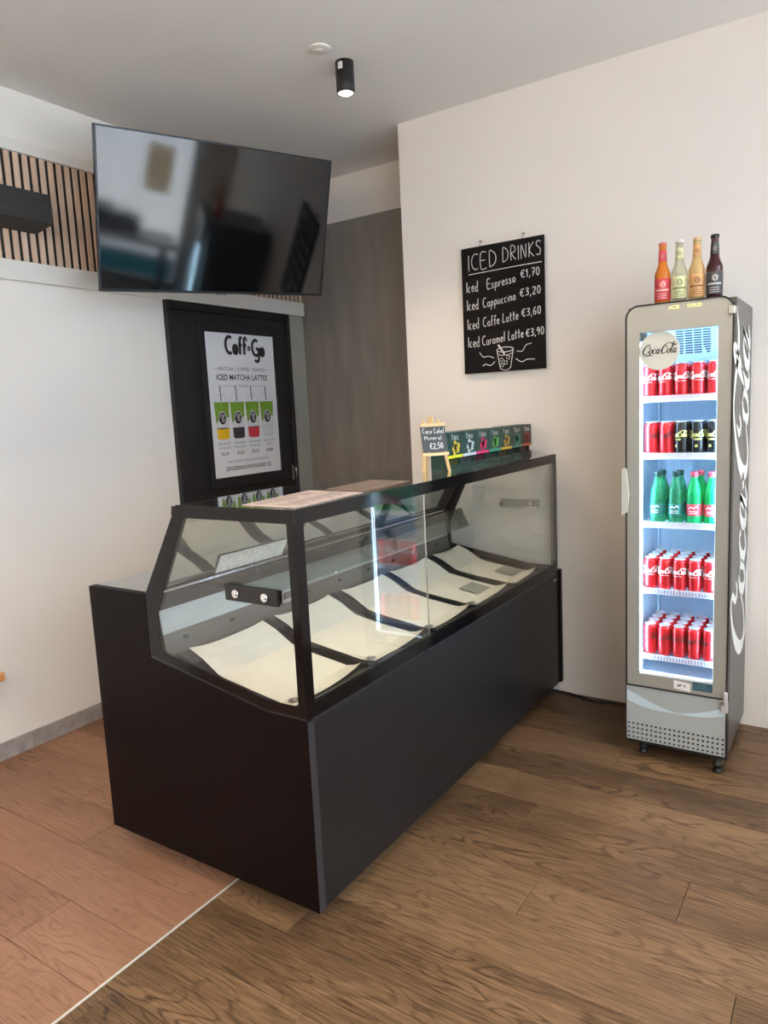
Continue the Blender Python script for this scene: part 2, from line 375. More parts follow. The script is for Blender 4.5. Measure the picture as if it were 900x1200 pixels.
# flowing cola script, one unit = cap height, about 3.55 long; third number = pen width
SCRIPT = [
 [(.80, .70, .5), (.70, .60, .9), (.60, .72, 1.1), (.66, .92, 1.0), (.56, 1.02, .9), (.36, .92, 1.2), (.16, .66, 1.9), (.05, .34, 2.1), (.10, .08, 1.7), (.28, .0, 1.2), (.50, .12, .8), (.64, .32, .5)],
 [(.10, .0, .6), (.28, -.16, 1.0), (.55, -.14, 1.6), (.85, -.12, 1.6), (1.12, -.22, .5)],
 [(.86, .50, .8), (.74, .40, 1.4), (.70, .18, 1.8), (.80, .02, 1.2), (.93, .12, 1.1), (.98, .36, 1.5), (.88, .50, .9), (.98, .42, .5), (1.10, .44, .4)],
 [(1.34, .40, 1.2), (1.26, .50, .8), (1.12, .40, 1.4), (1.06, .18, 1.8), (1.16, .01, 1.2), (1.32, .10, .6), (1.42, .22, .4)],
 [(1.64, .46, .8), (1.52, .48, 1.1), (1.42, .26, 1.7), (1.46, .04, 1.5), (1.58, .10, .8), (1.66, .30, .6), (1.70, .50, 1.2), (1.64, .16, 1.8), (1.70, .0, 1.2), (1.84, .14, .5)],
 [(1.80, .30, 1.5), (1.96, .34, 1.5)],
 [(3.46, .98, .4), (3.30, .84, 1.4), (3.05, .88, 1.9), (2.78, 1.02, 1.3), (2.52, 1.08, 1.0), (2.26, .92, 1.3), (2.04, .62, 2.0), (1.97, .28, 2.2), (2.05, .04, 1.6), (2.24, .0, 1.1), (2.44, .16, .6), (2.52, .34, .4)],
 [(2.40, .86, .5), (2.34, .68, 1.1), (2.44, .58, 1.0), (2.52, .70, .6)],
 [(2.70, .50, .8), (2.58, .40, 1.4), (2.54, .18, 1.8), (2.64, .02, 1.2), (2.77, .12, 1.1), (2.82, .36, 1.5), (2.72, .50, .9), (2.84, .42, .5)],
 [(2.86, .30, .4), (3.02, .62, .7), (3.12, .98, .9), (3.09, 1.14, .9), (3.00, 1.0, 1.3), (2.94, .55, 1.8), (2.92, .18, 1.7), (2.99, .0, 1.1), (3.10, .12, .5)],
 [(3.34, .46, .8), (3.22, .48, 1.1), (3.12, .26, 1.7), (3.16, .04, 1.5), (3.28, .10, .8), (3.36, .30, .6), (3.40, .50, 1.2), (3.34, .16, 1.8), (3.40, .0, 1.2), (3.54, .16, .5)],
]
def script(mb, x, y, h, P, w=.062, mi=0, k=4, slant=.18):
    for st in SCRIPT:
        ribbon(mb, [(x+(a+slant*b)*h, y+b*h, c) for a, b, c in smooth(st, k)], w*h, P, mi)

# ================================================================== THE ROOM
fl = empty('floor', (0, 0, 0), kind='structure')
MB().box(XL-.1, XW+.1, YN-.1, YB+.1, -.06, -.006).build('subfloor', DECK, fl)
WOODR = wood_mat('rustic_brown_oak', (.030, .017, .009), (.132, .076, .039), (.235, .142, .077), contrast=1.2, spec=.3)
WOODL = wood_mat('reddish_oak', (.085, .042, .025), (.25, .130, .078), (.34, .19, .12), contrast=1.0, spec=.3)
XS = -.403                                          # metal strip between the two floors
def planks(xa, xb, offs, length, wd, y_start, m, ends=None):
    cache = {}
    y = y_start; r = 0
    while y < YB:
        y0, y1 = max(y, YN), min(y+wd, YB)
        if y1-y0 > .005:
            o = (offs[r % len(offs)] if ends is None or round(y, 3) not in ends else ends[round(y, 3)])
            x = o-length*math.ceil((o-xa)/length)
            while x < xb:
                x0, x1 = max(x, xa), min(x+length, xb)
                if x1-x0 > .01:
                    key = (round(x1-x0, 4), round(y1-y0, 4)); g_ = .0009
                    if key not in cache:
                        a, b = key[0]/2-g_, key[1]/2-g_
                        t = LMB(); c = .0012
                        v = [(-a, -b, -.006), (a, -b, -.006), (a, b, -.006), (-a, b, -.006), (-a, -b, -c), (a, -b, -c), (a, b, -c), (-a, b, -c), (-a+c, -b+c, 0), (a-c, -b+c, 0), (a-c, b-c, 0), (-a+c, b-c, 0)]
                        t.add(v, [(0, 3, 2, 1), (8, 9, 10, 11)]+[(i, (i+1) % 4, 4+(i+1) % 4, 4+i) for i in range(4)]+[(4+i, 4+(i+1) % 4, 8+(i+1) % 4, 8+i) for i in range(4)])
                        p = t.build('floor_plank', m, fl); cache[key] = p
                    else:
                        p = cache[key].copy(); COL.objects.link(p)
                    p.location = ((x0+x1)/2, (y0+y1)/2, 0)
                x += length
        y += wd; r += 1
planks(XS+.004, XW, [.45, 1.045, .86, .13, .62, -.1], 1.22, .2, .16-24*.2, WOODR, {.16: 1.045, .36: .45, .56: .86, .76: 1.5, .96: .13})
planks(XL, XS-.004, [-1.35, -.8, -1.62, -1.05, -.6], 1.22, .2, .12-24*.2, WOODL)
MB().box(XS-.0035, XS+.0035, YN, .9, -.006, .0012).build('metal_strip', mat('dull_metal_strip', (.62, .60, .56), .45, .3), fl, .0006)

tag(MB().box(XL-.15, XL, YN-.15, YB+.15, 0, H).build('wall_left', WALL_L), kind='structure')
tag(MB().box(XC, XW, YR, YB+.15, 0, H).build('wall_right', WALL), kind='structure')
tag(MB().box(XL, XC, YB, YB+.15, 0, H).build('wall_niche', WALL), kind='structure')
tag(MB().box(XL, XW+.15, YN-.15, YN, 0, H).build('wall_near', mat('dark_taupe_paint', (.10, .088, .078), .8)), kind='structure')
tag(MB().box(XL-.15, XW+.15, YN-.15, YB+.15, H, H+.1).build('ceiling', CEIL), kind='structure')
# taupe laminate facing in the niche, in two sheets
for a, b in ((XL+.004, -1.30), (-1.297, XC-.001)):
    pass
tag(MB().box(XL+.006, XC-.002, YB-.012, YB, 0, 2.727).build('trim_1', LAMIN), 'taupe laminate sheet facing the niche wall beside the black door', kind='structure')
tag(MB().box(XL, XL+.012, 2.337, YB-.014, 0, 2.165).build('trim_2', GREENG), 'grey strip of laminate between black door and niche corner', kind='structure')
# skirting, left wall only
sk = empty('baseboard_left', (XL, 0, 0), kind='structure')
for a, b in ((-4.5, -3.3), (-3.3, -2.1), (-2.1, -.9), (-.9, .3), (.3, 1.28)):
    MB().box(XL, XL+.012, a+.0008, b-.0008, 0, .081).build('skirting_tile', STONE, sk, .0015)

# slatted wood band with a trim board above and below
sl = empty('wall_panel', (XL, 0, 2.255), 'oak slatted acoustic wall panel on black felt behind the television', 'wall panel')
YS0, YS1 = -1.2, 2.495
MB().box(XL, XL+.006, YS0, YS1, 2.255, 2.732).build('felt_backing', BLKMATTE, sl)
SLATM = wood_mat('light_oak_slat', (.58, .37, .24), (.72, .50, .35), (.80, .60, .45), rough=.6, along='z', contrast=.5)
p0 = None; y = YS1-.026
while y > YS0:
    if p0 is None:
        p0 = LMB().box(0, .008, 0, .0255, 0, .477).build('slat', SLATM, sl, .001, 1); q = p0
    else:
        q = p0.copy(); COL.objects.link(q)
    q.location = (.006, y, 0); y -= .0423
tag(MB().box(XL, XL+.02, YS0, YS1+.002, 2.733, 2.786).build('trim_3', TRIMW, None, .002), 'cream board above the slatted panel', kind='structure')
tag(MB().box(XL, XL+.026, YS0, YS1+.004, 2.166, 2.254).build('trim_4', TRIMW, None, .002), 'cream board below the slatted panel', kind='structure')

# black door in the left wall
dr = empty('door_1', (XL, 1.82, 0), kind='structure')
f = MB().box(XL, XL+.03, 1.307, 1.337, 0, 2.164).box(XL, XL+.03, 2.302, 2.333, 0, 2.164).box(XL, XL+.03, 1.337, 2.302, 2.12, 2.164)
f.build('door_frame', BLKDOOR, dr, .002)
MB().box(XL, XL+.018, 1.339, 2.300, .006, 2.118).build('door_panel', BLKDOOR, dr, .002)
hb = MB().box(XL+.018, XL+.024, 2.272, 2.290, 1.07, 1.17).build('handle_plate', ALU, dr, .002)
MB().tube([(XL+.024, 2.281, 1.15), (XL+.05, 2.281, 1.15), (XL+.05, 2.281, 1.09), (XL+.024, 2.281, 1.09)], .005).build('handle', ALU, hb)

# poster and its frame
po = empty('poster_frame', (XL+.018, 1.86, 1.07), 'black framed white drinks poster hanging on the black door', 'poster')
pf = MB(); X0 = XL+.018
for a in ((1.528, 1.56, 1.085, 2.072), (2.152, 2.186, 1.085, 2.072), (1.56, 2.152, 2.009, 2.072), (1.56, 2.152, 1.085, 1.148)): pf.box(X0, X0+.022, a[0], a[1], a[2], a[3])
pf.build('frame', BLKMATTE, po, .002)
ps = MB().box(X0, X0+.012, 1.56, 2.152, 1.148, 2.009).build('poster_sheet', WHITEP, po)
PP = plane_map((X0+.012, 1.56, 1.148), (0, 1, 0), (0, 0, 1), .0012)
PW, PH = .592, .861
t = MB()
hand(t, "Coff", .165, PH-.118, .098, PP, w=.21, jit=0, sp=.03, width=.185)
hand(t, "n", .358, PH-.098, .05, PP, w=.22, jit=0); hand(t, "'", .348, PH-.088, .06, PP, w=.2, jit=0)
hand(t, "Go", .392, PH-.124, .094, PP, w=.21, jit=0, sp=.04, width=.118)
disc(t, .254, PH-.094, .010, .018, PP); disc(t, .484, PH-.101, .010, .018, PP)
t.build('logo_lettering', INK, ps)
def line(*a, **k):
    t = MB(); type_text(t, *a, **k); t.build('text_line', [INK, INKG], ps)
line('MATCHA • COFFEE • SNACKS', PW*.5, PH-.222, .03, PP, 1, width=.40, align='C')
line('ICED MATCHA LATTES', PW*.5, PH-.278, .047, PP, 0, width=.44, align='C', bold=.015)
line('TO GO', PW*.5, PH-.322, .024, PP, 1, width=.075, align='C')
for a, b, y in ((.12, .24, -.314), (.345, .47, -.314), (.06, .10, -.213), (.49, .53, -.213)):
    t = MB(); fill(t, [(a, PH+y), (b, PH+y), (b, PH+y+.002), (a, PH+y+.002)], PP); t.build('thin_rule', INKG, ps)
for k, (n1, n2, pr) in enumerate((('ICED MANGO', 'MATCHA LATTE', '€5,20'), ('ICED BLUEBERRY', 'MATCHA LATTE', '€5,20'), ('ICED STRAWBERRY', 'MATCHA LATTE', '€5,20'), ('ICED MATCHA', 'LATTE', '€4,80'))):
    cx = .10+k*.131
    line(n1, cx, .198, .0165, PP, 1, width=.105, align='C'); line(n2, cx, .172, .0165, PP, 1, width=.10 if n2 != 'LATTE' else .045, align='C')
    line(pr, cx, .133, .026, PP, 0, width=.062, align='C', bold=.01)
line('100% QUALITY AND MATCHA TASTE', PW*.5, .085, .018, PP, 1, width=.36, align='C')
line('ZINZENDORFGASSE 32', PW*.5, .038, .034, PP, 0, width=.40, align='C', bold=.01)
GRM = mat('matcha_green', (.20, .36, .03), .6, var=.15, vs=60); MANGO = mat('mango_yellow', (.90, .52, .01), .6, var=.05)
BERRY = mat('blueberry_dark', (.06, .045, .06), .6, var=.2, vs=80); STRAW = mat('strawberry_red', (.66, .05, .06), .6, var=.1)
MILK = mat('milk_grey', (.70, .69, .67), .6, var=.03); CUPG = mat('cup_outline_grey', (.55, .55, .55), .6)
for k, low in enumerate((MANGO, BERRY, STRAW, MILK)):
    cx = .098+k*.131; t = MB(); wt, wb, z0, z1 = .061, .047, .235, .450
    def wat(z): return wb+(wt-wb)*(z-z0)/(z1-z0)
    def band(a, b, mi, wav=0):
        fill(t, [(cx-wat(a), a), (cx-wat(a)*.6, a-.006), (cx+wat(a)*.6, a-.006), (cx+wat(a), a), (cx+wat(b), b), (cx-wat(b), b)], lambda x, y: PP(x, y), mi)
    band(z0, .297, 1); band(.297, .36, 2); band(.36, z1, 0)
    fill(t, [(cx-wat(.36), .36), (cx-wat(.31), .325), (cx-.02, .35), (cx, .36)], lambda x, y: tuple(Vector(PP(x, y))+Vector((.0003, 0, 0))), 0)
    ribbon(t, [(cx-wt-.004, z1+.002), (cx+wt+.004, z1+.002)], .004, PP, 3)
    ribbon(t, [(cx+.052*math.cos(a*PI/12), z1+.005+.045*math.sin(a*PI/12)) for a in range(13)], .003, PP, 3)
    ribbon(t, [(cx, z1+.008), (cx-.004, z1+.10)], .007, PP, 4)
    PQ = lambda x, y: tuple(Vector(PP(x, y))+Vector((.0006, 0, 0)))
    PR = lambda x, y: tuple(Vector(PP(x, y))+Vector((.0009, 0, 0)))
    disc(t, cx, .355, .033, .042, PQ, 5); disc(t, cx, .355, .029, .037, PR, 4)
    PT = lambda x, y: tuple(Vector(PP(x, y))+Vector((.0012, 0, 0)))
    ribbon(t, smooth([(cx-.016, .362), (cx-.006, .38), (cx+.004, .372), (cx-.004, .35), (cx+.004, .335), (cx+.014, .345), (cx+.006, .36), (cx+.018, .375)]), .004, PT, 5)
    t.build('cup_picture', [GRM, low, MILK, CUPG, INK, WHITEP], ps)

# ================================================================== TELEVISION
tv = empty('television', (-1.416, 1.252, 2.465), 'large flat black television tilted down from the slatted left wall', 'television')
cy_, cz_ = math.cos(-.3), math.sin(-.3); pt = -.31
n = Vector((cy_*math.cos(pt), cz_*math.cos(pt), math.sin(pt))); r = Vector((-cz_, cy_, 0)); uu = n.cross(r)
rr = r*math.cos(.044)+uu*math.sin(.044); u3 = -r*math.sin(.044)+uu*math.cos(.044)
TM = Matrix((rr, u3, n)).transposed().to_4x4(); TM.translation = Vector((-1.416, 1.252, 2.465)); tv.matrix_world = TM
W2, H2 = .615, .346
def TB(): return LMB()
scr = mat('tv_screen_glass', (.002, .0025, .004), .07, var=.02, spec=.75, coat=.0)
TB().box(-W2+.008, W2-.008, -H2+.012, H2-.008, -.004, .0).build('screen', scr, tv)
b = TB()
b.box(-W2, -W2+.008, -H2, H2, -.02, .002).box(W2-.008, W2, -H2, H2, -.02, .002).box(-W2+.008, W2-.008, -H2, -H2+.012, -.02, .002).box(-W2+.008, W2-.008, H2-.008, H2, -.02, .002)
b.build('bezel', mat('tv_bezel', (.02, .022, .028), .3, .4), tv)
TB().box(-W2+.004, W2-.004, -H2+.004, H2-.004, -.024, -.005).box(-.42, .42, -.26, .18, -.05, -.024).build('back_cover', BLKMATTE, tv, .004)
TB().box(-.03, .03, -H2-.006, -H2, -.012, .001).build('logo_badge', mat('dull_badge', (.3, .3, .32), .4, .5), tv)
inv = TM.inverted()
mt = LMB()
def loc_(p): return inv @ Vector(p)
mt.rod((0, 0, -.05), loc_((-1.80, 1.33, 2.50)), .05, .05); mt.rod(loc_((-1.80, 1.33, 2.50)), loc_((XL+.03, 1.22, 2.50)), .05, .05)
mt.build('wall_arm', BLKMATTE, tv, .003)
mp = LMB(); c = [loc_((XL+x, y, z)) for x in (.0145, .026) for y, z in ((1.12, 2.4), (1.32, 2.4), (1.32, 2.6), (1.12, 2.6))]
mp.add(c, [(0, 1, 2, 3), (4, 5, 6, 7), (0, 1, 5, 4), (1, 2, 6, 5), (2, 3, 7, 6), (3, 0, 4, 7)]); mp.build('wall_plate', BLKMATTE, tv)

# black box on the slats
bx = empty('wall_box', (XL+.022, .2, 2.405), 'long black box fixed on the oak slats left of the television', 'wall box')
MB().box(XL+.04, XL+.155, -.45, .595, 2.405, 2.532).build('casing', mat('black_grained_casing', (.028, .026, .025), .65, var=.3, vs=12, bump=.3, bs=90, stretch=(1, 1, 4)), bx, .004)
MB().prism([(XL+.0225, 2.405), (XL+.155, 2.405), (XL+.0225, 2.385)], 'y', -.45, .592).box(XL+.0225, XL+.04, -.44, .585, 2.405, 2.525).build('wall_bracket', BLKMATTE, bx)

# ================================================================== CEILING FITTINGS
def ceiling_spot(x, y, label, group=None, sticker=False, on=True):
    e = empty('ceiling_spotlight', (x, y, H), label, 'spotlight', group)
    b = MB(); R_ = .040
    b.lathe([(R_, 0), (R_, -.118), (R_-.003, -.128), (R_-.006, -.128), (R_-.008, -.105), (.001, -.105)], 32, (x, y, H)); b.build('cylinder_housing', BLKMATTE, e)
    b = MB().lathe([(R_-.0065, -.1255), (.024, -.131), (.008, -.134), (.0005, -.1345)], 24, (x, y, H))
    b.build('lens', mat('spot_lens', (.85, .85, .85), .2, emit=(1, .93, .82), es=3.0), e)
    if sticker:
        s_ = MB()
        T = cyl_map(R_+.0006, 0, math.radians(-75))
        for k in range(6):
            a, c2 = -.016+.0036*k, -.016+.0036*(k+1)
            s_.add([tuple(Vector(T(q, z))+Vector((x, y, H))) for q, z in ((a, -.04), (c2, -.04), (c2, -.012), (a, -.012))], [(0, 1, 2, 3)])
        s_.build('sticker', WHITEP, e)
        d_ = MB()
        T = cyl_map(R_+.0009, 0, math.radians(-75))
        for z in (-.018, -.022, -.026, -.03, -.034):
            d_.add([tuple(Vector(T(q, zz))+Vector((x, y, H))) for q, zz in ((-.012, z), (.0, z), (.0, z+.0015), (-.012, z+.0015))], [(0, 1, 2, 3)])
        d_.build('sticker_print', INKG, e)
    if on:
        l = bpy.data.lights.new('spot', 'SPOT'); l.energy = 30; l.color = (1, .80, .58); l.spot_size = math.radians(100); l.spot_blend = .8; l.shadow_soft_size = .025
        o = bpy.data.objects.new('spot_lamp', l); COL.objects.link(o); o.parent = e; o.location = (0, 0, -.14)
    return e
ceiling_spot(-.677, 1.308, 'small black cylinder spotlight on the ceiling above the counter', sticker=True)
for x, y, w_ in ((-.677, -.55, 'far'), (1.15, 1.0, 'right'), (1.15, -.9, 'middle'), (-.677, -2.5, 'near')):
    ceiling_spot(x, y, 'black cylinder ceiling spotlight outside the picture, %s lamp' % w_)
sm = empty('smoke_detector', (-.688, 1.147, H), 'flat round white disc on the ceiling beside the black spotlight', 'ceiling disc')
MB().lathe([(.048, 0), (.048, -.004), (.043, -.006), (.001, -.006)], 32, (-.688, 1.147, H)).build('cover', TRIMW, sm)
MB().lathe([(.014, -.006), (.013, -.008), (.001, -.008)], 20, (-.688, 1.147, H)).build('cap', TRIMW, sm)

# ================================================================== MENU BOARD
mbd = empty('menu_board', (-.28, YR, 1.67), 'black chalkboard listing iced drinks and prices on right wall', 'menu board')
mo = MB().box(-.503, -.057, YR-.022, YR-.012, 1.672, 2.305).build('board', CHALKB, mbd, .0015)
for x in (-.398, -.166):
    MB().tube([(x, YR, 2.33), (x, YR-.012, 2.33)], .006, 10).tube([(x, YR-.012, 2.33), (x, YR-.017, 2.318), (x, YR-.017, 2.300)], .0022, 6).box(x-.006, x+.006, YR-.012, YR, 2.27, 2.30).build('hanging_hook', ALU, mbd)
BM = plane_map((-.503, YR-.022, 1.672), (1, 0, 0), (0, 0, 1), .001)
def chalk_line(parent, *items):
    for a, k in items:
        t = MB(); hand(t, *a, **k); t.build('chalk_word', CHALK, parent)
chalk_line(mo, (('ICED', .038, .520, .077, BM), dict(w=.05, width=.170, slope=.03)), (('DRINKS', .228, .534, .068, BM), dict(w=.05, width=.212, slope=.03)))
t = MB(); ribbon(t, smooth([(.040, .500), (.2, .504), (.33, .507), (.435, .508)]), .0035, BM); t.build('chalk_underline', CHALK, mo)
rows = [('Espresso', '€1,70', .412, .141, .160, .324, .105), ('Cappuccino', '€3,20', .323, .116, .184, .318, .115), ('Caffe Latte', '€3,60', .226, .114, .198, .325, .107), ('Caramel Latte', '€3,90', .134, .107, .230, .346, .10)]
for b_, c, y, x1, wd, x2, w2_ in rows:
    chalk_line(mo, (('Iced', .026, y, .052, BM), dict(w=.075, width=.070, slope=.04)), ((b_, x1, y+.004, .046, BM), dict(w=.08, width=wd, slope=.10)), ((c, x2, y+(.034 if y > .2 else .026), .036, BM), dict(w=.11, width=w2_, slope=.05)))
t = MB(); BM0 = BM; BM = lambda x, y: BM0(x+.020, y-.010)
ribbon(t, arc(.212, .118, .045, .012, 0, 360, 20), .004, BM)
ribbon(t, [(.167, .118), (.184, .024), (.205, .015), (.225, .016), (.240, .027), (.257, .118)], .004, BM)
ribbon(t, [(.172, .098), (.19, .09), (.23, .09), (.252, .1)], .003, BM)
ribbon(t, [(.175, .145), (.209, .094)], .009, BM)
for x, y, a in ((.192, .068, 0), (.228, .078, .4), (.195, .042, .3), (.214, .053, .7)):
    q = [(x+.011*math.cos(a+k*PI/2), y+.011*math.sin(a+k*PI/2)) for k in range(5)]; ribbon(t, q, .003, BM)
for s_ in ([(.07, .115), (.09, .09), (.12, .092), (.15, .08)], [(.085, .045), (.105, .052), (.13, .044), (.155, .062)], [(.275, .105), (.305, .103), (.325, .13), (.355, .137)], [(.27, .068), (.3, .05), (.33, .06), (.37, .058)]):
    ribbon(t, smooth(s_), .0035, BM)
t.build('chalk_drawing', CHALK, mo)

# ================================================================== DISPLAY COUNTER
L1, L2 = 1.9815, 2.0285
D, D2, D3 = .948, .652, .465
HB, HT, HS, H1, ZB = .652, 1.251, .740, .953, .068
dc = empty('display_counter', (-.47, 1.0, 0), 'black refrigerated glass display counter standing in the middle of the floor', 'display counter')
prof = [(0, ZB), (0, HB), (-.15, HB), (-D2, HS), (-D2, H1), (-D, H1), (-D, ZB)]
MB().prism(prof, 'y', 0, .028).build('side_panel', BLACKP, dc, .0012)
MB().prism([(.006, ZB), (.006, HB+.01), (-.15, HB+.01), (-D2, HS), (-D2, H1), (-D, H1), (-D, ZB)], 'y', L2-.028, L2).build('side_panel', BLACKP, dc, .0012)
MB().box(-.022, -.003, .0285, L2-.0285, ZB, HB-.008).build('front_panel', CHAR, dc, .001)
MB().box(-D, -D+.02, .0285, L2-.0285, ZB, H1-.02).build('rear_panel', BLACKP, dc)
MB().box(-D+.30, -.30, .42, L2-.03, .0, ZB+.01).build('plinth', BLKMATTE, dc)
MB().box(-D+.02, -.022, .0285, L2-.0285, ZB+.005, ZB+.025).build('bottom_shelf', BLKMATTE, dc)
MB().box(.0002, .0010, .0, .028, ZB, HB-.001).build('edge_strip', mat('panel_edge_strip', (.028, .027, .031), .4), dc)
# low steel worktop on the serving side
MB().box(-D, -D2-.012, .0285, L2-.0285, H1-.02, H1).build('worktop', STEEL, dc, .002)
MB().box(-D2-.012, -D2, .0285, L2-.0285, .70, H1).build('well_wall', STEEL, dc)
# ledge strip round the glass
e_ = .0045
MB().prism([(-.004, HB+.001), (-.004, HB+.012), (-.15, HB+.012), (-D2+.006, HS+.012), (-D2+.006, H1+.004), (-D2-.006, H1+.004), (-D2-.006, HS+.001), (-.15, HB+.001)], 'y', .002, .024).build('ledge_strip', mat('dark_anodised_strip', (.05, .05, .06), .3, .6), dc, .0012)
MB().box(-.024, -.004, .028, L1, HB-.008, HB+.010).build('front_ledge', mat('dark_anodised_ledge', (.05, .05, .06), .3, .6), dc, .002)
# inner well: sloping deck, taupe upstand with air holes, steel band, rail
deck = [(-.02, HB-.004), (-.15, HB-.002), (-.598, .722), (-.598, .705), (-.15, .63), (-.02, .63)]
MB().prism(deck, 'y', .0285, L2-.03).build('deck', DECK, dc)
MB().prism([(-.598, .722), (-.615, .813), (-.62, .813), (-.603, .705)], 'y', .0285, L2-.03).build('upstand', WELL, dc)
hp = None
k_ = (.813-.722)/.017
for i in range(9):
    y = .115+i*.215; zc = .785; xc_ = -.598-.017*(zc-.722)/.091
    if hp is None:
        hp = LMB().prism([(.012*math.cos(a*PI/6), .0065*math.sin(a*PI/6)) for a in range(12)], 'x', -.003, .0012).build('air_hole', BLKMATTE, dc); q = hp
    else: q = hp.copy(); COL.objects.link(q)
    q.location = Vector((xc_+.0035, y, zc))-dc.location
MB().prism([(-.615, .813), (-.628, .90), (-.634, .90), (-.621, .813)], 'y', .0285, L2-.03).build('steel_band', mat('pale_steel', (.50, .52, .50), .38, .55, var=.06, vs=6, stretch=(20, 1, 20)), dc)
MB().prism([(-.600, .90), (-.600, .925), (-.612, .955), (-.645, .955), (-.645, .90)], 'y', .012, L2-.03).build('door_rail', CHAR, dc, .002)
MB().box(-.608, -.600, .012, L2-.03, .955, .962).build('rail_edge', ALU, dc)
MB().prism([(-.47, 1.215), (-.47, 1.243), (-.50, 1.243), (-.505, 1.215)], 'y', .012, L1-.005).build('top_rail', CHAR, dc)
# sloping sliding rear doors of mirror glass
def lean(x_off, y0, y1, name, m, th=.006, a=.957, b=1.222):
    xa, xb = -.622+x_off, -.484+x_off
    return MB().prism([(xa, a), (xb, b), (xb-th, b), (xa-th, a)], 'y', y0, y1).build(name, m, dc)
MIRR = thin_glass('mirrored_rear_glass', (.36, .37, .35), gain=1, extra=.24)
lean(0, .045, .70, 'sliding_door', MIRR); lean(-.01, .68, 1.34, 'sliding_door', MIRR); lean(0, 1.32, 1.95, 'sliding_door', MIRR)
for y in (.045, .69, 1.33, 1.94):
    xa, xb = -.615, -.475
    MB().prism([(xa, .957), (xb, 1.222), (xb-.02, 1.222), (xa-.02, .957)], 'y', y-.012, y+.012).build('door_stile', CHAR, dc)
# glass
gth = .006
def pane(b_, name='glass_pane'): return b_.build(name, GLASS, dc)
YJ = .689
pane(MB().box(-gth, 0, .0065, YJ-.001, HB+.004, HT-.0065), 'front_glass'); pane(MB().box(-gth, 0, YJ+.001, L1-.0065, HB+.004, HT-.0065), 'front_glass')
side = [(-.0005, HB+.01), (-.15, HB+.01), (-D2+.006, HS+.012), (-D2+.006, H1+.004), (-D3, HT-.0065), (-.0005, HT-.0065)]
pane(MB().prism(side, 'y', 0, gth), 'side_glass'); pane(MB().prism(side, 'y', L1-gth, L1), 'side_glass')
MB().box(-D3, 0, 0, L1, HT-.006, HT).build('top_glass', GLASSTOP, dc)
# black printed borders
bw = .034; bo = .0008
def border(y0, y1):
    b_ = MB(); bwd = .032
    out = [(-.0005, HB+.01), (-.15, HB+.01), (-D2+.006, HS+.012), (-D2+.006, H1+.004), (-D3, HT-.001), (-.0005, HT-.001)]
    inn = [(-.028, HB+.04), (-.145, HB+.04), (-.594, .772), (-.594, .895), (-.437, HT-.040), (-.028, HT-.040)]
    for i in range(6):
        j = (i+1) % 6
        b_.prism([out[i], out[j], inn[j], inn[i]], 'y', y0, y1)
    return b_
border(-.0012, -.0002).build('glass_border', BLKPRINT, dc); border(L1-.0135, L1-.0125).build('glass_border', BLKPRINT, dc)
b_ = MB()
b_.box(.0002, .0012, 0, L1, HT-.042, HT-.001).box(.0002, .0012, 0, L1, HB+.006, HB+.045).box(.0002, .0012, -.0012, .036, HB+.045, HT-.042).box(.0002, .0012, L1-.012, L1, HB+.045, HT-.042)
b_.build('front_glass_border', BLKPRINT, dc)
MB().box(-.004, .0008, YJ-.0008, YJ+.0008, HB+.045, HT-.042).build('glass_joint', ALU, dc)
# glass shelf and brackets
MB().box(-.42, -.133, .03, L1-.03, .994, 1.0).build('glass_shelf', thin_glass('shelf_glass', (.93, .965, .945), gain=1.1), dc)
br = MB().box(-.273, -.068, -.011, -.0015, .978, 1.026).build('shelf_bracket', BLKGLOSS, dc, .002)
for x in (-.228, -.116): MB().tube([(x, -.011, 1.001), (x, -.016, 1.001)], .012, 20).tube([(x, -.016, 1.001), (x, -.020, 1.001)], .007, 12).build('bolt', CHROME, br)
for x in (-.228, -.116): MB().tube([(x, .0065, 1.001), (x, .04, 1.001)], .010, 16).build('bolt', CHROME, br)
MB().box(-.273, -.068, .0065, .012, .984, 1.02).box(-.273, -.068, .012, .045, .984, .9935).build('inner_clamp', ALU, br)
br = MB().box(-.294, -.085, L1-.016, L1-.0068, .981, 1.024).build('shelf_bracket', mat('grey_bracket', (.30, .31, .29), .3, .6), dc, .002)
MB().box(-.294, -.085, L1-.05, L1-.016, .983, .9935).build('inner_clamp', ALU, br)
MB().tube([(-.12, L1-.016, 1.005), (-.12, L1-.04, 1.005)], .01, 16).build('bolt', CHROME, br); MB().tube([(-.28, L1-.016, 1.005), (-.28, L1-.04, 1.005)], .006, 12).build('bolt', CHROME, br)
# feed label on rear door, small maker's mark on the front
xa = -.60
LY0, LY1 = .27, .62
lb = MB(); lb.prism([(-.6155+.004, .966), (-.5815+.004, 1.031), (-.5825+.003, 1.031), (-.6165+.003, .966)], 'y', LY0, LY1); lb.build('instruction_label', mat('grey_label', (.62, .62, .57), .6, var=.2, vs=90), dc)
mk = MB(); hand(mk, 'm o r a', 1.905, 0.0, .011, lambda a, b: (-.0022, a, .606+b), w=.16, width=.085, slope=.0)
mk = MB(); PMK = plane_map((-.003, 1.93, .612), (0, 1, 0), (0, 0, 1), .0008)
ribbon(mk, smooth([(.0, .0), (.012, .012), (.018, .001), (.03, .010), (.038, .002), (.055, .009), (.075, .006)]), .005, PMK); mk.build('maker_mark', ALU, dc)

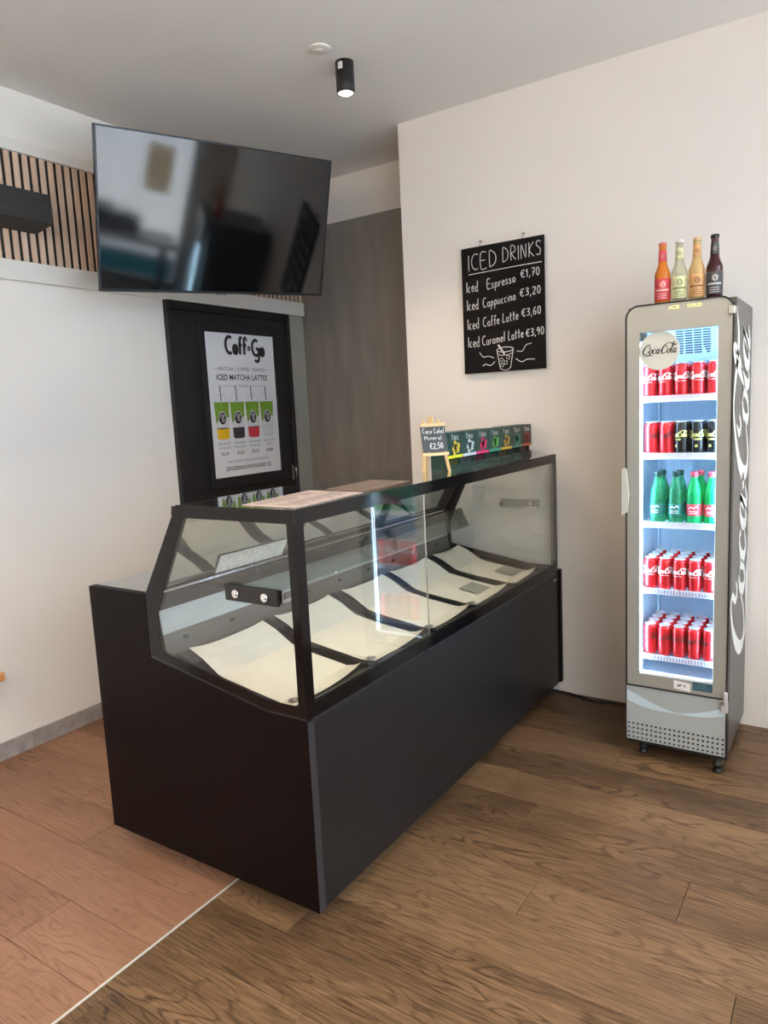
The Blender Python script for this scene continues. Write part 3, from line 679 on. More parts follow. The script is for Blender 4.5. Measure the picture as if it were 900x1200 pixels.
# trays with paper liners
def slope_z(x): return HB-.002 if x > -.15 else HB-.002+(.724-HB)*(-.15-x)/.448
NX = 12
PX = [-.098, -.112, -.13, -.16, -.20, -.285, -.32, -.37, -.405, -.415, -.48, -.542]
PZ = [.0085, .0075, .0065, .006, .0055, .0035, .0035, .004, .006, .009, .026, .042]
DECKZ = lambda x: slope_z(x)
spans = [(.054, .421), (.467, .821), (.879, 1.214), (1.250, 1.606), (1.662, 1.956)]
TY = [(.031, .438), (.449, .842), (.853, 1.226), (1.232, 1.630), (1.638, 1.967)]
ordw = ['nearest', 'second', 'third', 'fourth', 'farthest']
for i, (ya, yb) in enumerate(spans):
    yc = (ya+yb)/2
    # tray: curved black sheet with a small rim
    t = MB(); prev = None
    ring = []
    for x, z in zip([-.070]+PX+[-.560], [.012]+[q-.0025 for q in PZ]+[.040]):
        zz = DECKZ(x)+z
        ring.append((x, zz))
    top = ring; bot = [(x, z-.0035 if z-.0035 > DECKZ(x)+.0004 else DECKZ(x)+.0004) for x, z in ring]
    w0, w1 = TY[i]
    t.prism(top+bot[::-1], 'y', w0, w1)
    for s_, yy in ((1, w0), (-1, w1)):
        t.prism([(x, z+.006) for x, z in top]+[(x, z-.001) for x, z in top[::-1]], 'y', min(yy, yy+s_*.004), max(yy, yy+s_*.004))
    o = t.build('serving_tray', TRAY, loc=(-.32, yc, .7))
    tag(o, ('black curved serving tray in the display case, %s from the near glass end' % ('first' if i == 0 else ordw[i])) if i < 4 else 'black curved serving tray in the display case, last beside the far end glass', 'tray', 'trays in the display case')
    # paper liner
    NY = 8; v = []; rnd = random.Random(i*5+2)
    a_, c_ = rnd.uniform(-.006, .006), rnd.uniform(-.008, .008)
    for j in range(NY+1):
        for k_, (x, z) in enumerate(zip(PX, PZ)):
            fy = j/NY; edge = abs(fy-.5)*2
            curl = (.020*(1-k_*.3)*fy**5 if k_ in (0, 1, 2) else 0)+(.012*edge**3 if k_ >= NX-2 else 0)
            v.append((x+a_*(fy-.5)*(1 if k_ > 6 else -1), ya+.012+(yb-ya-.024)*fy+c_*(k_/NX-.5), DECKZ(x)+z+curl+.0012+.0008*math.sin(fy*9+k_*1.3+i)))
    fcs = [(j*NX+k_, j*NX+k_+1, (j+1)*NX+k_+1, (j+1)*NX+k_) for j in range(NY) for k_ in range(NX-1)]
    b2 = MB().add(v, fcs, 0, False)
    pl = b2.build('paper_liner', PAPER, loc=(-.32, yc, .71))
    sd = pl.modifiers.new('thick', 'SOLIDIFY'); sd.thickness = .0005; sd.offset = 1
    extra = ['nearest the camera beside the glass corner post', 'second from the near end', 'third from the near end, in the middle', 'fourth from the near end, carrying a grey square', 'last one at the far end glass'][i]
    tag(pl, 'cream paper liner on a black tray, '+extra, 'paper liner', 'paper liners on the trays')
    # round logo sticker at the front left corner of the liner
    cx, cy = -.122, [.088, .492, .890, 1.262, 1.655][i]
    nz = DECKZ(cx)+.0130
    fx = Vector((1, 0, .06)).normalized()
    SP = lambda a, b, off=.0: tuple(Vector((cx, cy, nz+off))+fx*(-b)*-1+Vector((0, 1, 0))*a)
    if i != 4:
        st = MB(); disc(st, 0, 0, .017, .017, lambda a, b: SP(a, b, .0022)); disc(st, 0, 0, .013, .013, lambda a, b: SP(a, b, .0026), 1); disc(st, 0, 0, .011, .011, lambda a, b: SP(a, b, .003), 0)
        ribbon(st, smooth([(-.006, .004), (-.001, .008), (.002, .003), (-.002, -.003), (.004, -.007), (.007, .002)]), .0028, lambda a, b: SP(a, b, .0034), 1)
        st.build('logo_sticker', [INK, WHITEP], pl)
    if i in (3, 4):
        sq = MB(); ry0 = yc-.02
        pts = [(x, ry0+dy) for dy in (0, .13) for x in (-.16, -.20, -.26)]
        sv = [(x, y, DECKZ(x)+.0125) for x, y in pts]
        sq.add(sv, [(0, 1, 4, 3), (1, 2, 5, 4)]); so = sq.build('grey_square', mat('grey_square', (.36, .345, .30), .6), pl)  # flat even grey square lying on the paper liner

# things on top of the counter
def sheet(name, quad, z, m, label, cat, lines=None):
    b_ = MB(); n_ = len(quad)
    b_.add([(x, y, z+.0006) for x, y in quad]+[(x, y, z+.0020) for x, y in quad], [(0, 1, 2, 3), (4, 5, 6, 7), (0, 1, 5, 4), (1, 2, 6, 5), (2, 3, 7, 6), (3, 0, 4, 7)])
    c = (sum(q[0] for q in quad)/4, sum(q[1] for q in quad)/4, z)
    o = b_.build(name, m, loc=c); tag(o, label, cat)
    if lines:
        t = MB(); A, B, C_, D_ = [Vector((x, y, z+.0026)) for x, y in quad]
        def P(u, v): return tuple((A.lerp(B, u)).lerp(D_.lerp(C_, u), v))
        rnd = random.Random(3)
        type_text(t, lines, .3, .90, .07, P, width=.4)
        for k in range(11):
            y_ = .84-k*.075
            for col in (.06, .55):
                e2 = col+rnd.uniform(.2, .38); fill(t, [(col, y_), (e2, y_), (e2, y_+.018), (col, y_+.018)], P)
        t.build('printed_text', INKG, o)
    return o
sheet('menu_sheet', [(-.225, .035), (-.012, .022), (-.035, .375), (-.262, .385)], HT, PINKP, 'pinkish printed menu sheet lying flat on the near end of glass top', 'menu sheet', 'COFFEE')
sheet('menu_sheet', [(-.22, .42), (-.05, .40), (-.06, .70), (-.24, .72)], HT, TANP, 'brown printed card lying flat on glass top beyond the pink sheet', 'menu card', 'TO GO')

# small easel
A_ = Vector((-.165, .975, HT)); B_ = Vector((-.098, 1.062, HT)); uu = (B_-A_).normalized(); nn = Vector((uu.y, -uu.x, 0)); zz = Vector((0, 0, 1))
ez = empty('easel_sign', tuple((A_+B_)/2), 'miniature wooden easel holding a chalk price sign on counter top', 'easel sign')
def E3(a, b, c): return tuple((A_+B_)/2+uu*a+zz*b-nn*c)      # a across, b up, c backward
MB().rod(E3(-.055, 0, 0), E3(-.030, .205, .045), .011, .008).build('leg', PINE, ez, .001)
MB().rod(E3(.055, 0, 0), E3(.030, .205, .045), .011, .008).build('leg', PINE, ez, .001)
MB().rod(E3(0, 0, .11), E3(0, .20, .055), .010, .008).build('leg', PINE, ez, .001)
MB().rod(E3(-.056, .072, .006), E3(.056, .072, .006), .012, .012).build('ledge', PINE, ez, .001)
MB().rod(E3(-.052, .186, .026), E3(.052, .186, .026), .010, .013).build('top_bar', PINE, ez, .001)
MB().rod(E3(0, .18, .040), E3(0, .218, .047), .020, .008).build('clip', PINE, ez, .001)
bd = MB(); q = [E3(-.052, .080, .004), E3(.052, .080, .004), E3(.052, .182, .028), E3(-.052, .182, .028)]
q2 = [tuple(Vector(p)-nn*.003) for p in q]; bd.add(q+q2, [(0, 1, 2, 3), (4, 5, 6, 7), (0, 1, 5, 4), (1, 2, 6, 5), (2, 3, 7, 6), (3, 0, 4, 7)]); bd = bd.build('slate', SLATE, ez)
o_ = Vector(q[0]); v_ = (Vector(q[3])-Vector(q[0])).normalized()
EM = lambda x, y: tuple(o_+uu*x+v_*y+nn*.0012)
chalk_line(bd, (('Coca Cola/', .006, .076, .019, EM), dict(w=.13, width=.094)))
chalk_line(bd, (('Mineral', .01, .050, .016, EM), dict(w=.14, width=.078)))
chalk_line(bd, (('€2,50', .03, .014, .022, EM), dict(w=.15, width=.06)))

# tea boxes
TEAG = mat('dark_green_carton', (.012, .055, .045), .4, var=.1, vs=30); TEAK = mat('black_carton', (.02, .016, .014), .4, var=.1); SILV = mat('silver_print', (.55, .58, .58), .4, .3)
TC = [('yellow', (.72, .70, .03), (.70, .50, .05)), ('white', (.62, .64, .70), (.55, .60, .60)), ('pink', (.72, .04, .20), (.70, .03, .15)), ('green', (.04, .32, .20), (.12, .42, .08)), ('golden', (.75, .45, .06), (.70, .45, .08)), ('teal', (.03, .22, .17), (.04, .22, .16)), ('orange', (.62, .10, .04), (.45, .07, .02))]
ty = [1.102, 1.232, 1.360, 1.487, 1.612, 1.737, 1.859, 1.982]
for i, (nm, cs, cl) in enumerate(TC):
    y0, y1 = ty[i]+.0015, ty[i+1]-.0015; x1, x0 = -.125, -.205; body = TEAK if i == 6 else TEAG; w_ = y1-y0
    e = empty('tea_box', (-.165, (y0+y1)/2, HT), 'dark %s tea carton with %s stripe, %s of the row' % ('brown' if i == 6 else 'green', nm, ['first from the easel', 'second from the easel', 'third from the easel', 'middle one', 'third from the wall', 'second from the wall', 'last against the wall'][i]), 'tea box', 'tea cartons on the counter')
    b_ = MB(); z0 = HT+.0008
    b_.box(x0, x1, y0, y1, z0+.045, z0+.15).box(x0, x0+.003, y0, y1, z0, z0+.045).box(x0+.003, x1-.012, y0, y0+.002, z0, z0+.045).box(x0+.003, x1-.012, y1-.002, y1, z0, z0+.045).box(x0+.003, x1, y0, y1, z0, z0+.006)
    b_.box(x1-.002, x1, y0, y1, z0+.006, z0+.018)
    b_.build('carton', body, e, .0006, 1)
    MB().box(x0+.006, x1-.02, y0+.006, y1-.006, z0+.0065, z0+.036).build('tea_packets', mat('tea_packets_'+nm, tuple(.07*c for c in cs), .5), e)
    TP = plane_map((x1, y0, z0), (0, 1, 0), (0, 0, 1), .0006)
    t = MB()
    fill(t, [(0, .045), (w_, .045), (w_, .057), (0, .057)], TP, 0)
    TP2 = plane_map((x1, y0, z0), (0, 1, 0), (0, 0, 1), .0009)
    rnd = random.Random(i)
    for k in range(9):
        a = k*2.4; rr_ = .022*math.sqrt(k/9)
        disc(t, w_/2+.004+rr_*1.35*math.cos(a), .086+rr_*1.1*math.sin(a), .012, .011, TP2, 1, 9)
    for k in range(5):
        a = k*1.9+1; disc(t, w_/2+.004+.012*math.cos(a), .088+.016*math.sin(a), .004, .004, plane_map((x1, y0, z0), (0, 1, 0), (0, 0, 1), .0012), 3, 7)
    hand(t, 'tea', w_/2-.032, .120, .026, TP2, w=.2, width=.07, mi=2)
    t.build('front_print', [mat('stripe_'+nm, cs, .4), mat('fruit_'+nm, cl, .5, var=.3, vs=120), SILV, body], e)
o = tag(MB().box(-.185, -.135, 1.50, 1.55, HT+.1525, HT+.156).build('folded_note', WHITEP), 'tiny pale folded note lying on top of the tea cartons', 'note')

# ================================================================== DRINKS FRIDGE
F0, F1, FY, FB_, FH, FZ = .468, .857, 1.498, 1.99, 1.857, .076
fr = empty('drinks_fridge', ((F0+F1)/2, 1.74, 0), 'tall slim glass door drinks fridge in grey and charcoal against right wall', 'fridge')
th = .028
b_ = MB()
b_.box(F0, F0+th, FY+.045, FB_, FZ, FH-.004).box(F1-th, F1, FY+.045, FB_, FZ, FH-.004)
b_.box(F0+th, F1-th, FB_-th, FB_, FZ, FH-.004).box(F0+th, F1-th, FY+.045, FB_-th, FH-.05, FH-.004).box(F0+th, F1-th, FY+.045, FB_-th, .30, .34)
b_.box(F0+th, F1-th, FY+.045, FB_-th, FZ, FZ+.02)
b_.build('cabinet', FSIDE, fr)
li = MB()
li.box(F0+th, F0+th+.004, FY+.046, FB_-th, .34, FH-.05).box(F1-th-.004, F1-th, FY+.046, FB_-th, .34, FH-.05).box(F0+th, F1-th, FB_-th-.006, FB_-th, .34, FH-.05).box(F0+th, F1-th, FY+.046, FB_-th, .34, .346).box(F0+th, F1-th, FY+.046, FB_-th, FH-.056, FH-.05)
for k in range(24):
    x = F0+th+.01+k*.0135
    if x < F1-th-.01: li.box(x, x+.005, FB_-th-.009, FB_-th-.006, .36, 1.64)
for z in (.53, .80, 1.08, 1.36):
    pass
for x in (F0+th+.004, F1-th-.010): li.box(x, x+.006, FB_-th-.05, FB_-th-.035, .36, 1.64)
li.build('liner', FIN, fr)
# evaporator cover with slots
ev = MB().prism([(FY+.20, FH-.056), (FB_-th-.01, FH-.056), (FB_-th-.01, 1.60), (FY+.24, 1.64)], 'x', F0+th+.006, F1-th-.006).build('evaporator_cover', FIN, fr)
sl_ = MB()
for c in range(4):
    for k in range(10):
        z = 1.672+.0095*k; f_ = (z-1.64)/(FH-.056-1.64); yy = FY+.24+(FY+.20-FY-.24)*f_
        x = .612+c*.034; cut = (k < 3)*(3-k)*.004*(c in (0, 3))
        sl_.box(x+cut, x+.029-cut*.3, yy-.003, yy+.001, z, z+.0052)
sl_.build('fan_grille', mat('slot_shadow_plastic', (.05, .065, .10), .7), ev)
# door: face plate with rounded top corners, a glass opening
def rrect(x0, x1, z0, z1, rt_, rb, n=8):
    p = []
    for cx, cz, r_, a0 in ((x1-rb, z0+rb, rb, -90), (x1-rt_, z1-rt_, rt_, 0), (x0+rt_, z1-rt_, rt_, 90), (x0+rb, z0+rb, rb, 180)):
        for k in range(n+1):
            a = math.radians(a0+90*k/n); p.append((cx+r_*math.cos(a), cz+r_*math.sin(a)))
    return p
def ringplate(mb, outer, inner, y0, y1, mi=0):      # same number of points in both loops
    n_ = len(outer); v = [(x, y0, z) for x, z in outer]+[(x, y0, z) for x, z in inner]+[(x, y1, z) for x, z in outer]+[(x, y1, z) for x, z in inner]
    f_ = []
    for i in range(n_):
        j = (i+1) % n_; f_ += [(i, j, n_+j, n_+i), (2*n_+i, 3*n_+i, 3*n_+j, 2*n_+j), (i, 2*n_+i, 2*n_+j, j), (n_+i, n_+j, 3*n_+j, 3*n_+i)]
    mb.add(v, f_, mi)
GX0, GX1, GZ0, GZ1 = .522, .803, .374, 1.752
door = MB(); ringplate(door, rrect(F0+.006, F1-.006, .322, FH-.006, .045, .004), rrect(GX0, GX1, GZ0, GZ1, .003, .003), FY, FY+.038)
door = door.build('door', FGREY, fr)
g_ = MB(); ringplate(g_, rrect(F0, F1, .318, FH, .05, .004), rrect(F0+.006, F1-.006, .322, FH-.006, .045, .004), FY-.003, FY+.042); g_.build('door_edge', BLKMATTE, door)
MB().box(GX0-.004, GX1+.004, FY+.012, FY+.016, GZ0-.004, GZ1+.004).build('door_glass', GLASSF, door)
MB().box(GX0-.008, GX0-.003, FY+.039, FY+.052, GZ0+.004, GZ1-.035).build('light_strip', mat('added_led_left', (1, 1, 1), .5, emit=(.50, .78, 1.0), es=30), door)  # extra strip hidden behind the door frame, added to brighten the interior
MB().box(GX1+.004, GX1+.009, FY+.039, FY+.052, GZ0+.004, GZ1-.035).build('light_strip', mat('added_led_right', (1, 1, 1), .5, emit=(.50, .78, 1.0), es=30), door)  # its right-hand twin, also hidden and added for more light inside
MB().box(GX0+.001, GX0+.0045, FY+.020, FY+.032, GZ0+.004, GZ1-.035).build('light_strip', LED, door)
MB().box(GX1-.005, GX1-.001, FY+.024, FY+.034, GZ0+.004, GZ1-.01).build('light_strip', mat('cool_led_dim', (1, 1, 1), .5, emit=(.50, .78, 1.0), es=1.2), door)
MB().box(GX0+.001, GX1-.006, FY+.020, FY+.032, GZ0+.001, GZ0+.005).build('light_strip', mat('cool_led_low', (1, 1, 1), .5, emit=(.8, .9, 1.0), es=.8), door)
MB().box(F0+th+.01, F1-th-.01, FY+.10, FY+.115, FH-.064, FH-.057).build('light_strip', mat('cool_led_top', (1, 1, 1), .5, emit=(.50, .78, 1.0), es=11), fr)
MB().box(GX0-.002, GX0+.02, FY+.018, FY+.034, GZ1-.03, GZ1-.002).build('lamp_end_cap', mat('teal_grey_plastic', (.10, .17, .18), .4), door)
DP = plane_map((F0, FY, 0), (1, 0, 0), (0, 0, 1), .0008)
lg = MB(); cxx, czz = .594-F0, 1.680
disc(lg, cxx, czz, .074, .074, plane_map((F0, FY+.011, 0), (1, 0, 0), (0, 0, 1), .0008), 0, 40)
script(lg, cxx-.064, czz-.012, .036, plane_map((F0, FY+.011, 0), (1, 0, 0), (0, 0, 1), .0016), w=.075, mi=1)
lg.build('round_logo_sticker', [mat('pale_sticker', (.60, .60, .53), .5), INK], door)
tx = MB(); ICE = mat('yellow_lit_letters', (.8, .75, .2), .5, emit=(.95, .85, .15), es=.9)
type_text(tx, 'ICE', .163, 1.829, .017, DP, width=.036); tx.build('lit_word', ICE, door)
tx = MB(); type_text(tx, 'COLD', .228, 1.829, .017, DP, width=.050); tx.build('lit_word', ICE, door)
hd = MB().box(F0-.014, F0+.0, FY+.006, FY+.036, 1.03, 1.225).prism([(F0-.014, 1.03), (F0+.010, 1.05), (F0+.017, 1.12), (F0+.010, 1.19), (F0+.006, 1.225), (F0-.014, 1.225)], 'y', FY-.014, FY-.0035)
hd.build('handle', mat('handle_grey', (.50, .50, .45), .4), door, .002)
st = MB(); fill(st, [(.19, .333), (.253, .327), (.253, .362), (.19, .368)], DP, 0); type_text(st, '№ 4', .205, .344, .013, plane_map((F0, FY, 0), (1, 0, 0), (0, 0, 1), .0014), 1, width=.030, bold=.02)
fill(st, [(.262, .338), (.334, .338), (.334, .372), (.262, .372)], DP, 2)
for k in range(3): fill(st, [(.27, .346+k*.008), (.325-k*.006, .346+k*.008), (.325-k*.006, .349+k*.008), (.27, .349+k*.008)], plane_map((F0, FY, 0), (1, 0, 0), (0, 0, 1), .0012), 3)
st.build('stickers', [WHITEP, INK, mat('petrol_blue_sticker', (.03, .09, .13), .5), mat('blue_grey_print', (.1, .2, .25), .5)], door)
hn = MB().box(F1-.020, F1+.002, FY-.009, FY-.003, 1.788, 1.818).box(F1-.002, F1+.004, FY-.009, FY+.04, 1.790, 1.816)
hn.build('top_hinge', mat('dull_hinge', (.42, .42, .40), .3, .6), fr, .003)
hn = MB().box(F1-.022, F1+.004, FY-.012, FY-.001, .268, .312).tube([(F1-.006, FY-.010, .30), (F1-.006, FY-.010, .352)], .0085, 14).box(F1-.022, F1-.008, FY-.012, FY-.001, .298, .318)
hn.build('bottom_hinge', mat('white_grey_metal', (.6, .6, .6), .3, .4), fr, .002)
# kick panel with real round holes
KX0, KX1, KZ0, KZ1 = F0+.003, F1-.006, .080, .314
HZ = .160
kp = MB().box(KX0, KX1, FY+.001, FY+.006, HZ, KZ1)
nx, nz = 21, 4; cw, ch = (KX1-KX0)/nx, (HZ-KZ0)/nz; rh = .0052
for i in range(nx):
    for j in range(nz):
        x0, z0 = KX0+i*cw, KZ0+j*ch; cx, cz = x0+cw/2, z0+ch/2
        sq_ = []; ci = []
        for k in range(8):
            a = math.radians(22.5+45*k-22.5); ci.append((cx+rh*math.cos(a), cz+rh*math.sin(a)))
            sx, sz = math.cos(a), math.sin(a); m_ = max(abs(sx), abs(sz)); sq_.append((cx+sx/m_*cw/2, cz+sz/m_*ch/2))
        v = [(x, FY+.001, z) for x, z in sq_]+[(x, FY+.001, z) for x, z in ci]+[(x, FY+.006, z) for x, z in ci]
        kp.add(v, [(k, (k+1) % 8, 8+(k+1) % 8, 8+k) for k in range(8)]+[(8+k, 8+(k+1) % 8, 16+(k+1) % 8, 16+k) for k in range(8)])
kp = kp.build('kick_panel', FPANEL, fr)
MB().box(F0+.05, F1-.06, FY+.14, FB_-.03, .022, FZ-.001).build('base_plinth', BLKMATTE, fr)
MB().box(KX0, KX1, FY+.012, FY+.016, KZ0, HZ).build('dark_backing', BLKMATTE, kp)
MB().box(F0, F1, FY+.010, FY+.045, FZ-.012, FZ+.003).box(F0, F0+.003, FY, FY+.045, FZ, .318).box(F1-.006, F1, FY, FY+.045, FZ, .318).build('kick_frame', BLKMATTE, fr)
sw = MB(); SPL = plane_map((F0, FY+.001, 0), (1, 0, 0), (0, 0, 1), .0008)
N_ = 22; up_ = []; lo_ = []
for k in range(N_+1):
    s_ = k/N_; x = .004+.378*s_
    c0 = .222+.052*(1-s_)**2*1.0-.018*math.sin(s_*PI)+.045*s_**2
    wd = .034*abs(math.cos(s_*PI*.95))**1.3*(1 if s_ < .5 else .7)+.003
    up_.append((x, c0+wd*.6)); lo_.append((x, c0-wd*.6))
for k in range(N_): fill(sw, [lo_[k], lo_[k+1], up_[k+1], up_[k]], SPL)
sw.build('wave_graphic', FSWOOSH, kp)
for x in (F0+.055, F1-.035):
    for y in (FY+.035 if x > .6 else FY+.07, FB_-.04):
        MB().lathe([(.020, 0), (.020, .006), (.014, .010), (.014, .022), (.019, .026), (.019, .036), (.012, .040), (.012, FZ+.01)], 18, (x, y, 0)).build('foot', BLKMATTE, fr)
sc_ = MB(); script(sc_, 0, 0, .385, lambda a, b: (F1+.0012, 1.925-b, .40+a), w=.075, k=8)
sc_.build('side_script', SCRIPTW, fr)
# shelves
SZ = [.439, .721, .997, 1.274, 1.500]
BY = FB_-th-.012
for i, z in enumerate(SZ):
    s_ = MB(); x0, x1 = F0+th+.008, F1-th-.008
    s_.box(x0, x1, FY+.053, FY+.056, z-.018, z+.006).box(x0, x1, BY-.006, BY, z-.008, z-.003)
    s_.box(x0, x0+.004, FY+.056, BY, z-.008, z-.002).box(x1-.004, x1, FY+.056, BY, z-.008, z-.002)
    for k in range(22):
        x = x0+.01+k*(x1-x0-.02)/21; s_.box(x-.0014, x+.0014, FY+.056, BY, z-.0035, z-.0005)
    sh = s_.build('shelf', SHELFW, fr)
    if i < 2:
        t = MB()
        for k in range(26):
            x = x0+.008+k*(x1-x0-.02)/25; t.box(x, x+.0045, FY+.0515, FY+.053, z-.014, z+.002)
        t.build('rail_slots', mat('slot_grey_blue', (.28, .30, .45), .5), sh)
    else:
        t = MB().box(x0+.01, x1-.004, FY+.0515, FY+.053, z-.006, z+.008); t.build('price_rail', mat('pinkish_rail' if i == 4 else 'pale_rail', (.75, .66, .76) if i == 4 else (.72, .75, .80), .3, var=.1, vs=60), sh)

# ---- cans
def can_proto(bodym, printm, extra=None, prt=True):
    b_ = LMB(); r_ = .0265
    b_.lathe([(.018, 0), (.022, .002), (r_-.001, .008), (r_, .013), (r_, .114), (r_-.001, .119), (r_-.0055, .127), (r_-.006, .1275)], 20)
    e = bpy.data.objects.new('drink_can', None); COL.objects.link(e); e.empty_display_size = .02
    b_.build('can_body', bodym, e)
    l_ = LMB().lathe([(r_-.0058, .1268), (r_-.0045, .130), (r_-.005, .1315), (r_-.0065, .1315), (r_-.0075, .1285), (.004, .1285), (.0005, .1288)], 20); l_.box(-.003, .003, -.012, .004, .1285, .1297)
    l_.build('lid', mat('can_lid_aluminium', (.82, .84, .86), .35, .5), e)
    if prt:
        t = LMB(); script(t, -.042, .070, .023, cyl_map(r_+.0004, 0), w=.12, k=2)
        ribbon(t, [(-.018+.004*k, .061) for k in range(10)], .0014, cyl_map(r_+.0004, 0))
        if extra:
            for k in range(2): ribbon(t, [(-.014+.004*q, .062-k*.004) for q in range(8)], .003, cyl_map(r_+.0004, 0))
            T = cyl_map(r_+.0004, 0); disc(t, -.006, .034, .006, .006, T, 0, 10)
        t.build('can_print', printm, e)
    return e
CW = can_proto(RED, SCRIPTW); CB = can_proto(RED, mat('dark_red_black_print', (.10, .008, .008), .4)); CK = can_proto(BLKCAN, YEL, True)
used = set()
def place(proto, name, x, y, z, label, cat, group, rz=0):
    if proto not in used: used.add(proto); o = proto
    else: o = dup(proto)
    o.location = (x, y, z); o.rotation_euler = (0, 0, rz); tag(o, label, cat, group); return o
colw = ['leftmost', 'second from left', 'middle', 'second from right', 'rightmost']
roww = ['front row', 'second row', 'third row', 'fourth row']
rowz = ['front row', 'row behind the front', 'third row back', 'rearmost row']
DX = .0552
def xs(c): return .5415+c*.0580 if c < 4 else .7735
for ri in range(2):
    for c in range(5):
        place(CW, 'drink_can', .5415+c*.0595, FY+.087+ri*.056, SZ[4], 'red can with white script on the top shelf, %s, %s can' % (roww[ri], colw[c]), 'can', 'red cans on the top fridge shelf', random.uniform(-.5, .4))
for ri in range(2):
    for c in range(5):
        dark = c >= 2
        pr = CK if dark else CB
        nm = ['leftmost', 'right', 'leftmost', 'middle', 'rightmost'][c]
        if dark: lb_ = 'black can with yellow script on second shelf, %s, %s of the black ones' % (roww[ri], nm)
        else: lb_ = 'red can beside black cans on second shelf, %s, %s one' % (roww[ri], 'left' if c == 0 else 'right')
        place(pr, 'drink_can', .5480+c*.0578, FY+.087+ri*.056, SZ[3], lb_, 'can', 'black cans on second fridge shelf' if dark else 'red cans on second fridge shelf', random.uniform(-.4, .4)+(.5 if not dark else -.15))
for sh_, pr, word, what in ((1, CW, 'fourth', 'white'), (0, CB, 'bottom', 'black')):
    for ri in range(4):
        for c in range(5):
            place(pr, 'drink_can', .5455+c*.0573+ri*.0005, FY+.088+ri*.058, SZ[sh_], 'red can with %s script on %s shelf, %s, %s can' % (what, word, roww[ri], colw[c]), 'can', 'red cans with %s script on the %s fridge shelf' % (what, word), random.uniform(-.35, .25))
# ---- plastic water bottles
def pet_proto(glass, capm, labm, txt):
    e = bpy.data.objects.new('water_bottle', None); COL.objects.link(e)
    R_ = .030
    pr = [(.020, 0), (R_-.002, .003), (R_, .012), (R_-.001, .022), (R_, .030), (R_-.0015, .036), (R_-.0015, .078), (R_, .084), (R_-.003, .094), (R_-.001, .102), (R_-.003, .112), (R_-.001, .120), (R_-.003, .130), (R_-.006, .142), (.020, .158), (.0145, .174), (.0125, .184), (.0125, .196)]
    LMB().lathe(pr, 20).build('bottle_body', glass, e)
    LMB().lathe([(.0145, .192), (.0145, .206), (.0135, .208), (.001, .208)], 18).lathe([(.0150, .188), (.0150, .1915)], 18).build('cap', capm, e)
    lbm = LMB().lathe([(R_-.0005, .034), (R_+.0004, .036), (R_+.0004, .078), (R_-.0005, .080)], 20)
    # open band only
    lb2 = lbm.build('bottle_label', labm, e)
    t = LMB(); T = cyl_map(R_+.001, 0)
    ribbon(t, smooth([(-.018, .062), (-.008, .070), (0, .064), (.010, .072), (.018, .066)]), .004, T)
    for k in range(2): ribbon(t, [(-.016+.004*q, .052-.008*k) for q in range(9)], .003, T)
    t.build('label_print', SCRIPTW, lb2)
    return e
PG = pet_proto(PALEPET, GREENC, TEALL, ''); PRD = pet_proto(GREENPET, PINKC, REDL, '')
pets = [(PG, .5735, 0, 'green water bottle with teal label and dark cap, leftmost on middle shelf'), (PG, .6425, 0, 'green water bottle with teal label, right one of the teal pair'), (PRD, .7110, 0, 'green water bottle with pink cap and red label, left front on middle shelf'), (PRD, .7760, 0, 'green water bottle with pink cap and red label, rightmost on middle shelf'),
        (PG, .5760, 1, 'green water bottle with dark cap behind the leftmost bottle'), (PG, .6450, 1, 'green water bottle with dark cap behind the right teal one'), (PRD, .7230, 1, 'green water bottle with pink cap behind the left red labelled one'), (PRD, .7870, 1, 'green water bottle with pink cap behind the rightmost bottle')]
for pr, x, ri, lb_ in pets: place(pr, 'water_bottle', x, FY+.09+ri*.066, SZ[2], lb_, 'bottle', 'water bottles on the middle fridge shelf', random.uniform(-.3, .1))

# ---- glass bottles on top of the fridge
def glass_bottle(x, liquid, labm, capm, txtm, label, dens=.7, necklab=None):
    e = empty('glass_bottle', (x, 1.60, FH), label, 'bottle', 'glass soft drink bottles on the fridge')
    g_ = liquid_glass('drink_'+label.split()[0], liquid, dens)
    R_ = .0295
    LMB().lathe([(R_-.004, 0), (R_, .004), (R_, .118), (R_-.002, .126), (R_-.008, .140), (.0165, .156), (.0152, .172), (.0132, .215), (.0132, .222), (.0145, .224), (.0145, .229), (.0125, .231)], 24).build('bottle_glass', g_, e)
    LMB().lathe([(.0153, .227), (.0157, .229), (.0147, .236), (.011, .238), (.001, .238)], 18).build('crown_cap', capm, e)
    T0 = LMB().lathe([(R_+.0002, .018), (R_+.0006, .020), (R_+.0006, .098), (R_+.0002, .100)], 24).build('body_label', labm, e)
    LMB().lathe([(.0160, .166), (.0162, .168), (.0140, .206), (.0136, .208)], 20).build('neck_label', necklab or labm, e)
    t = LMB(); a0 = math.radians(-80); T = cyl_map(R_+.0012, 0, a0)
    ribbon(t, arc(.002, .078, .009, .010, 0, 360, 14), .004, T); ribbon(t, smooth([(-.004, .07), (.002, .082), (.008, .076), (.004, .068)]), .003, T)
    ribbon(t, [(-.026+.004*k, .056) for k in range(14)], .007, T)
    for z in (.042, .034, .026): ribbon(t, [(-.018+.004*k, z) for k in range(10)], .0028, T)
    t.build('label_print', txtm, T0)
    T = cyl_map(.0168, 0, a0); t = LMB(); ribbon(t, arc(0, .186, .005, .006, 0, 360, 10), .002, T); t.build('neck_print', txtm, e)
glass_bottle(.584, (.80, .26, .03), mat('red_pink_label', (.62, .06, .07), .5, var=.3, vs=60), mat('red_cap', (.6, .15, .14), .4), mat('pale_pink_print', (.75, .45, .42), .5), 'amber bottle with red label, leftmost on top of the fridge')
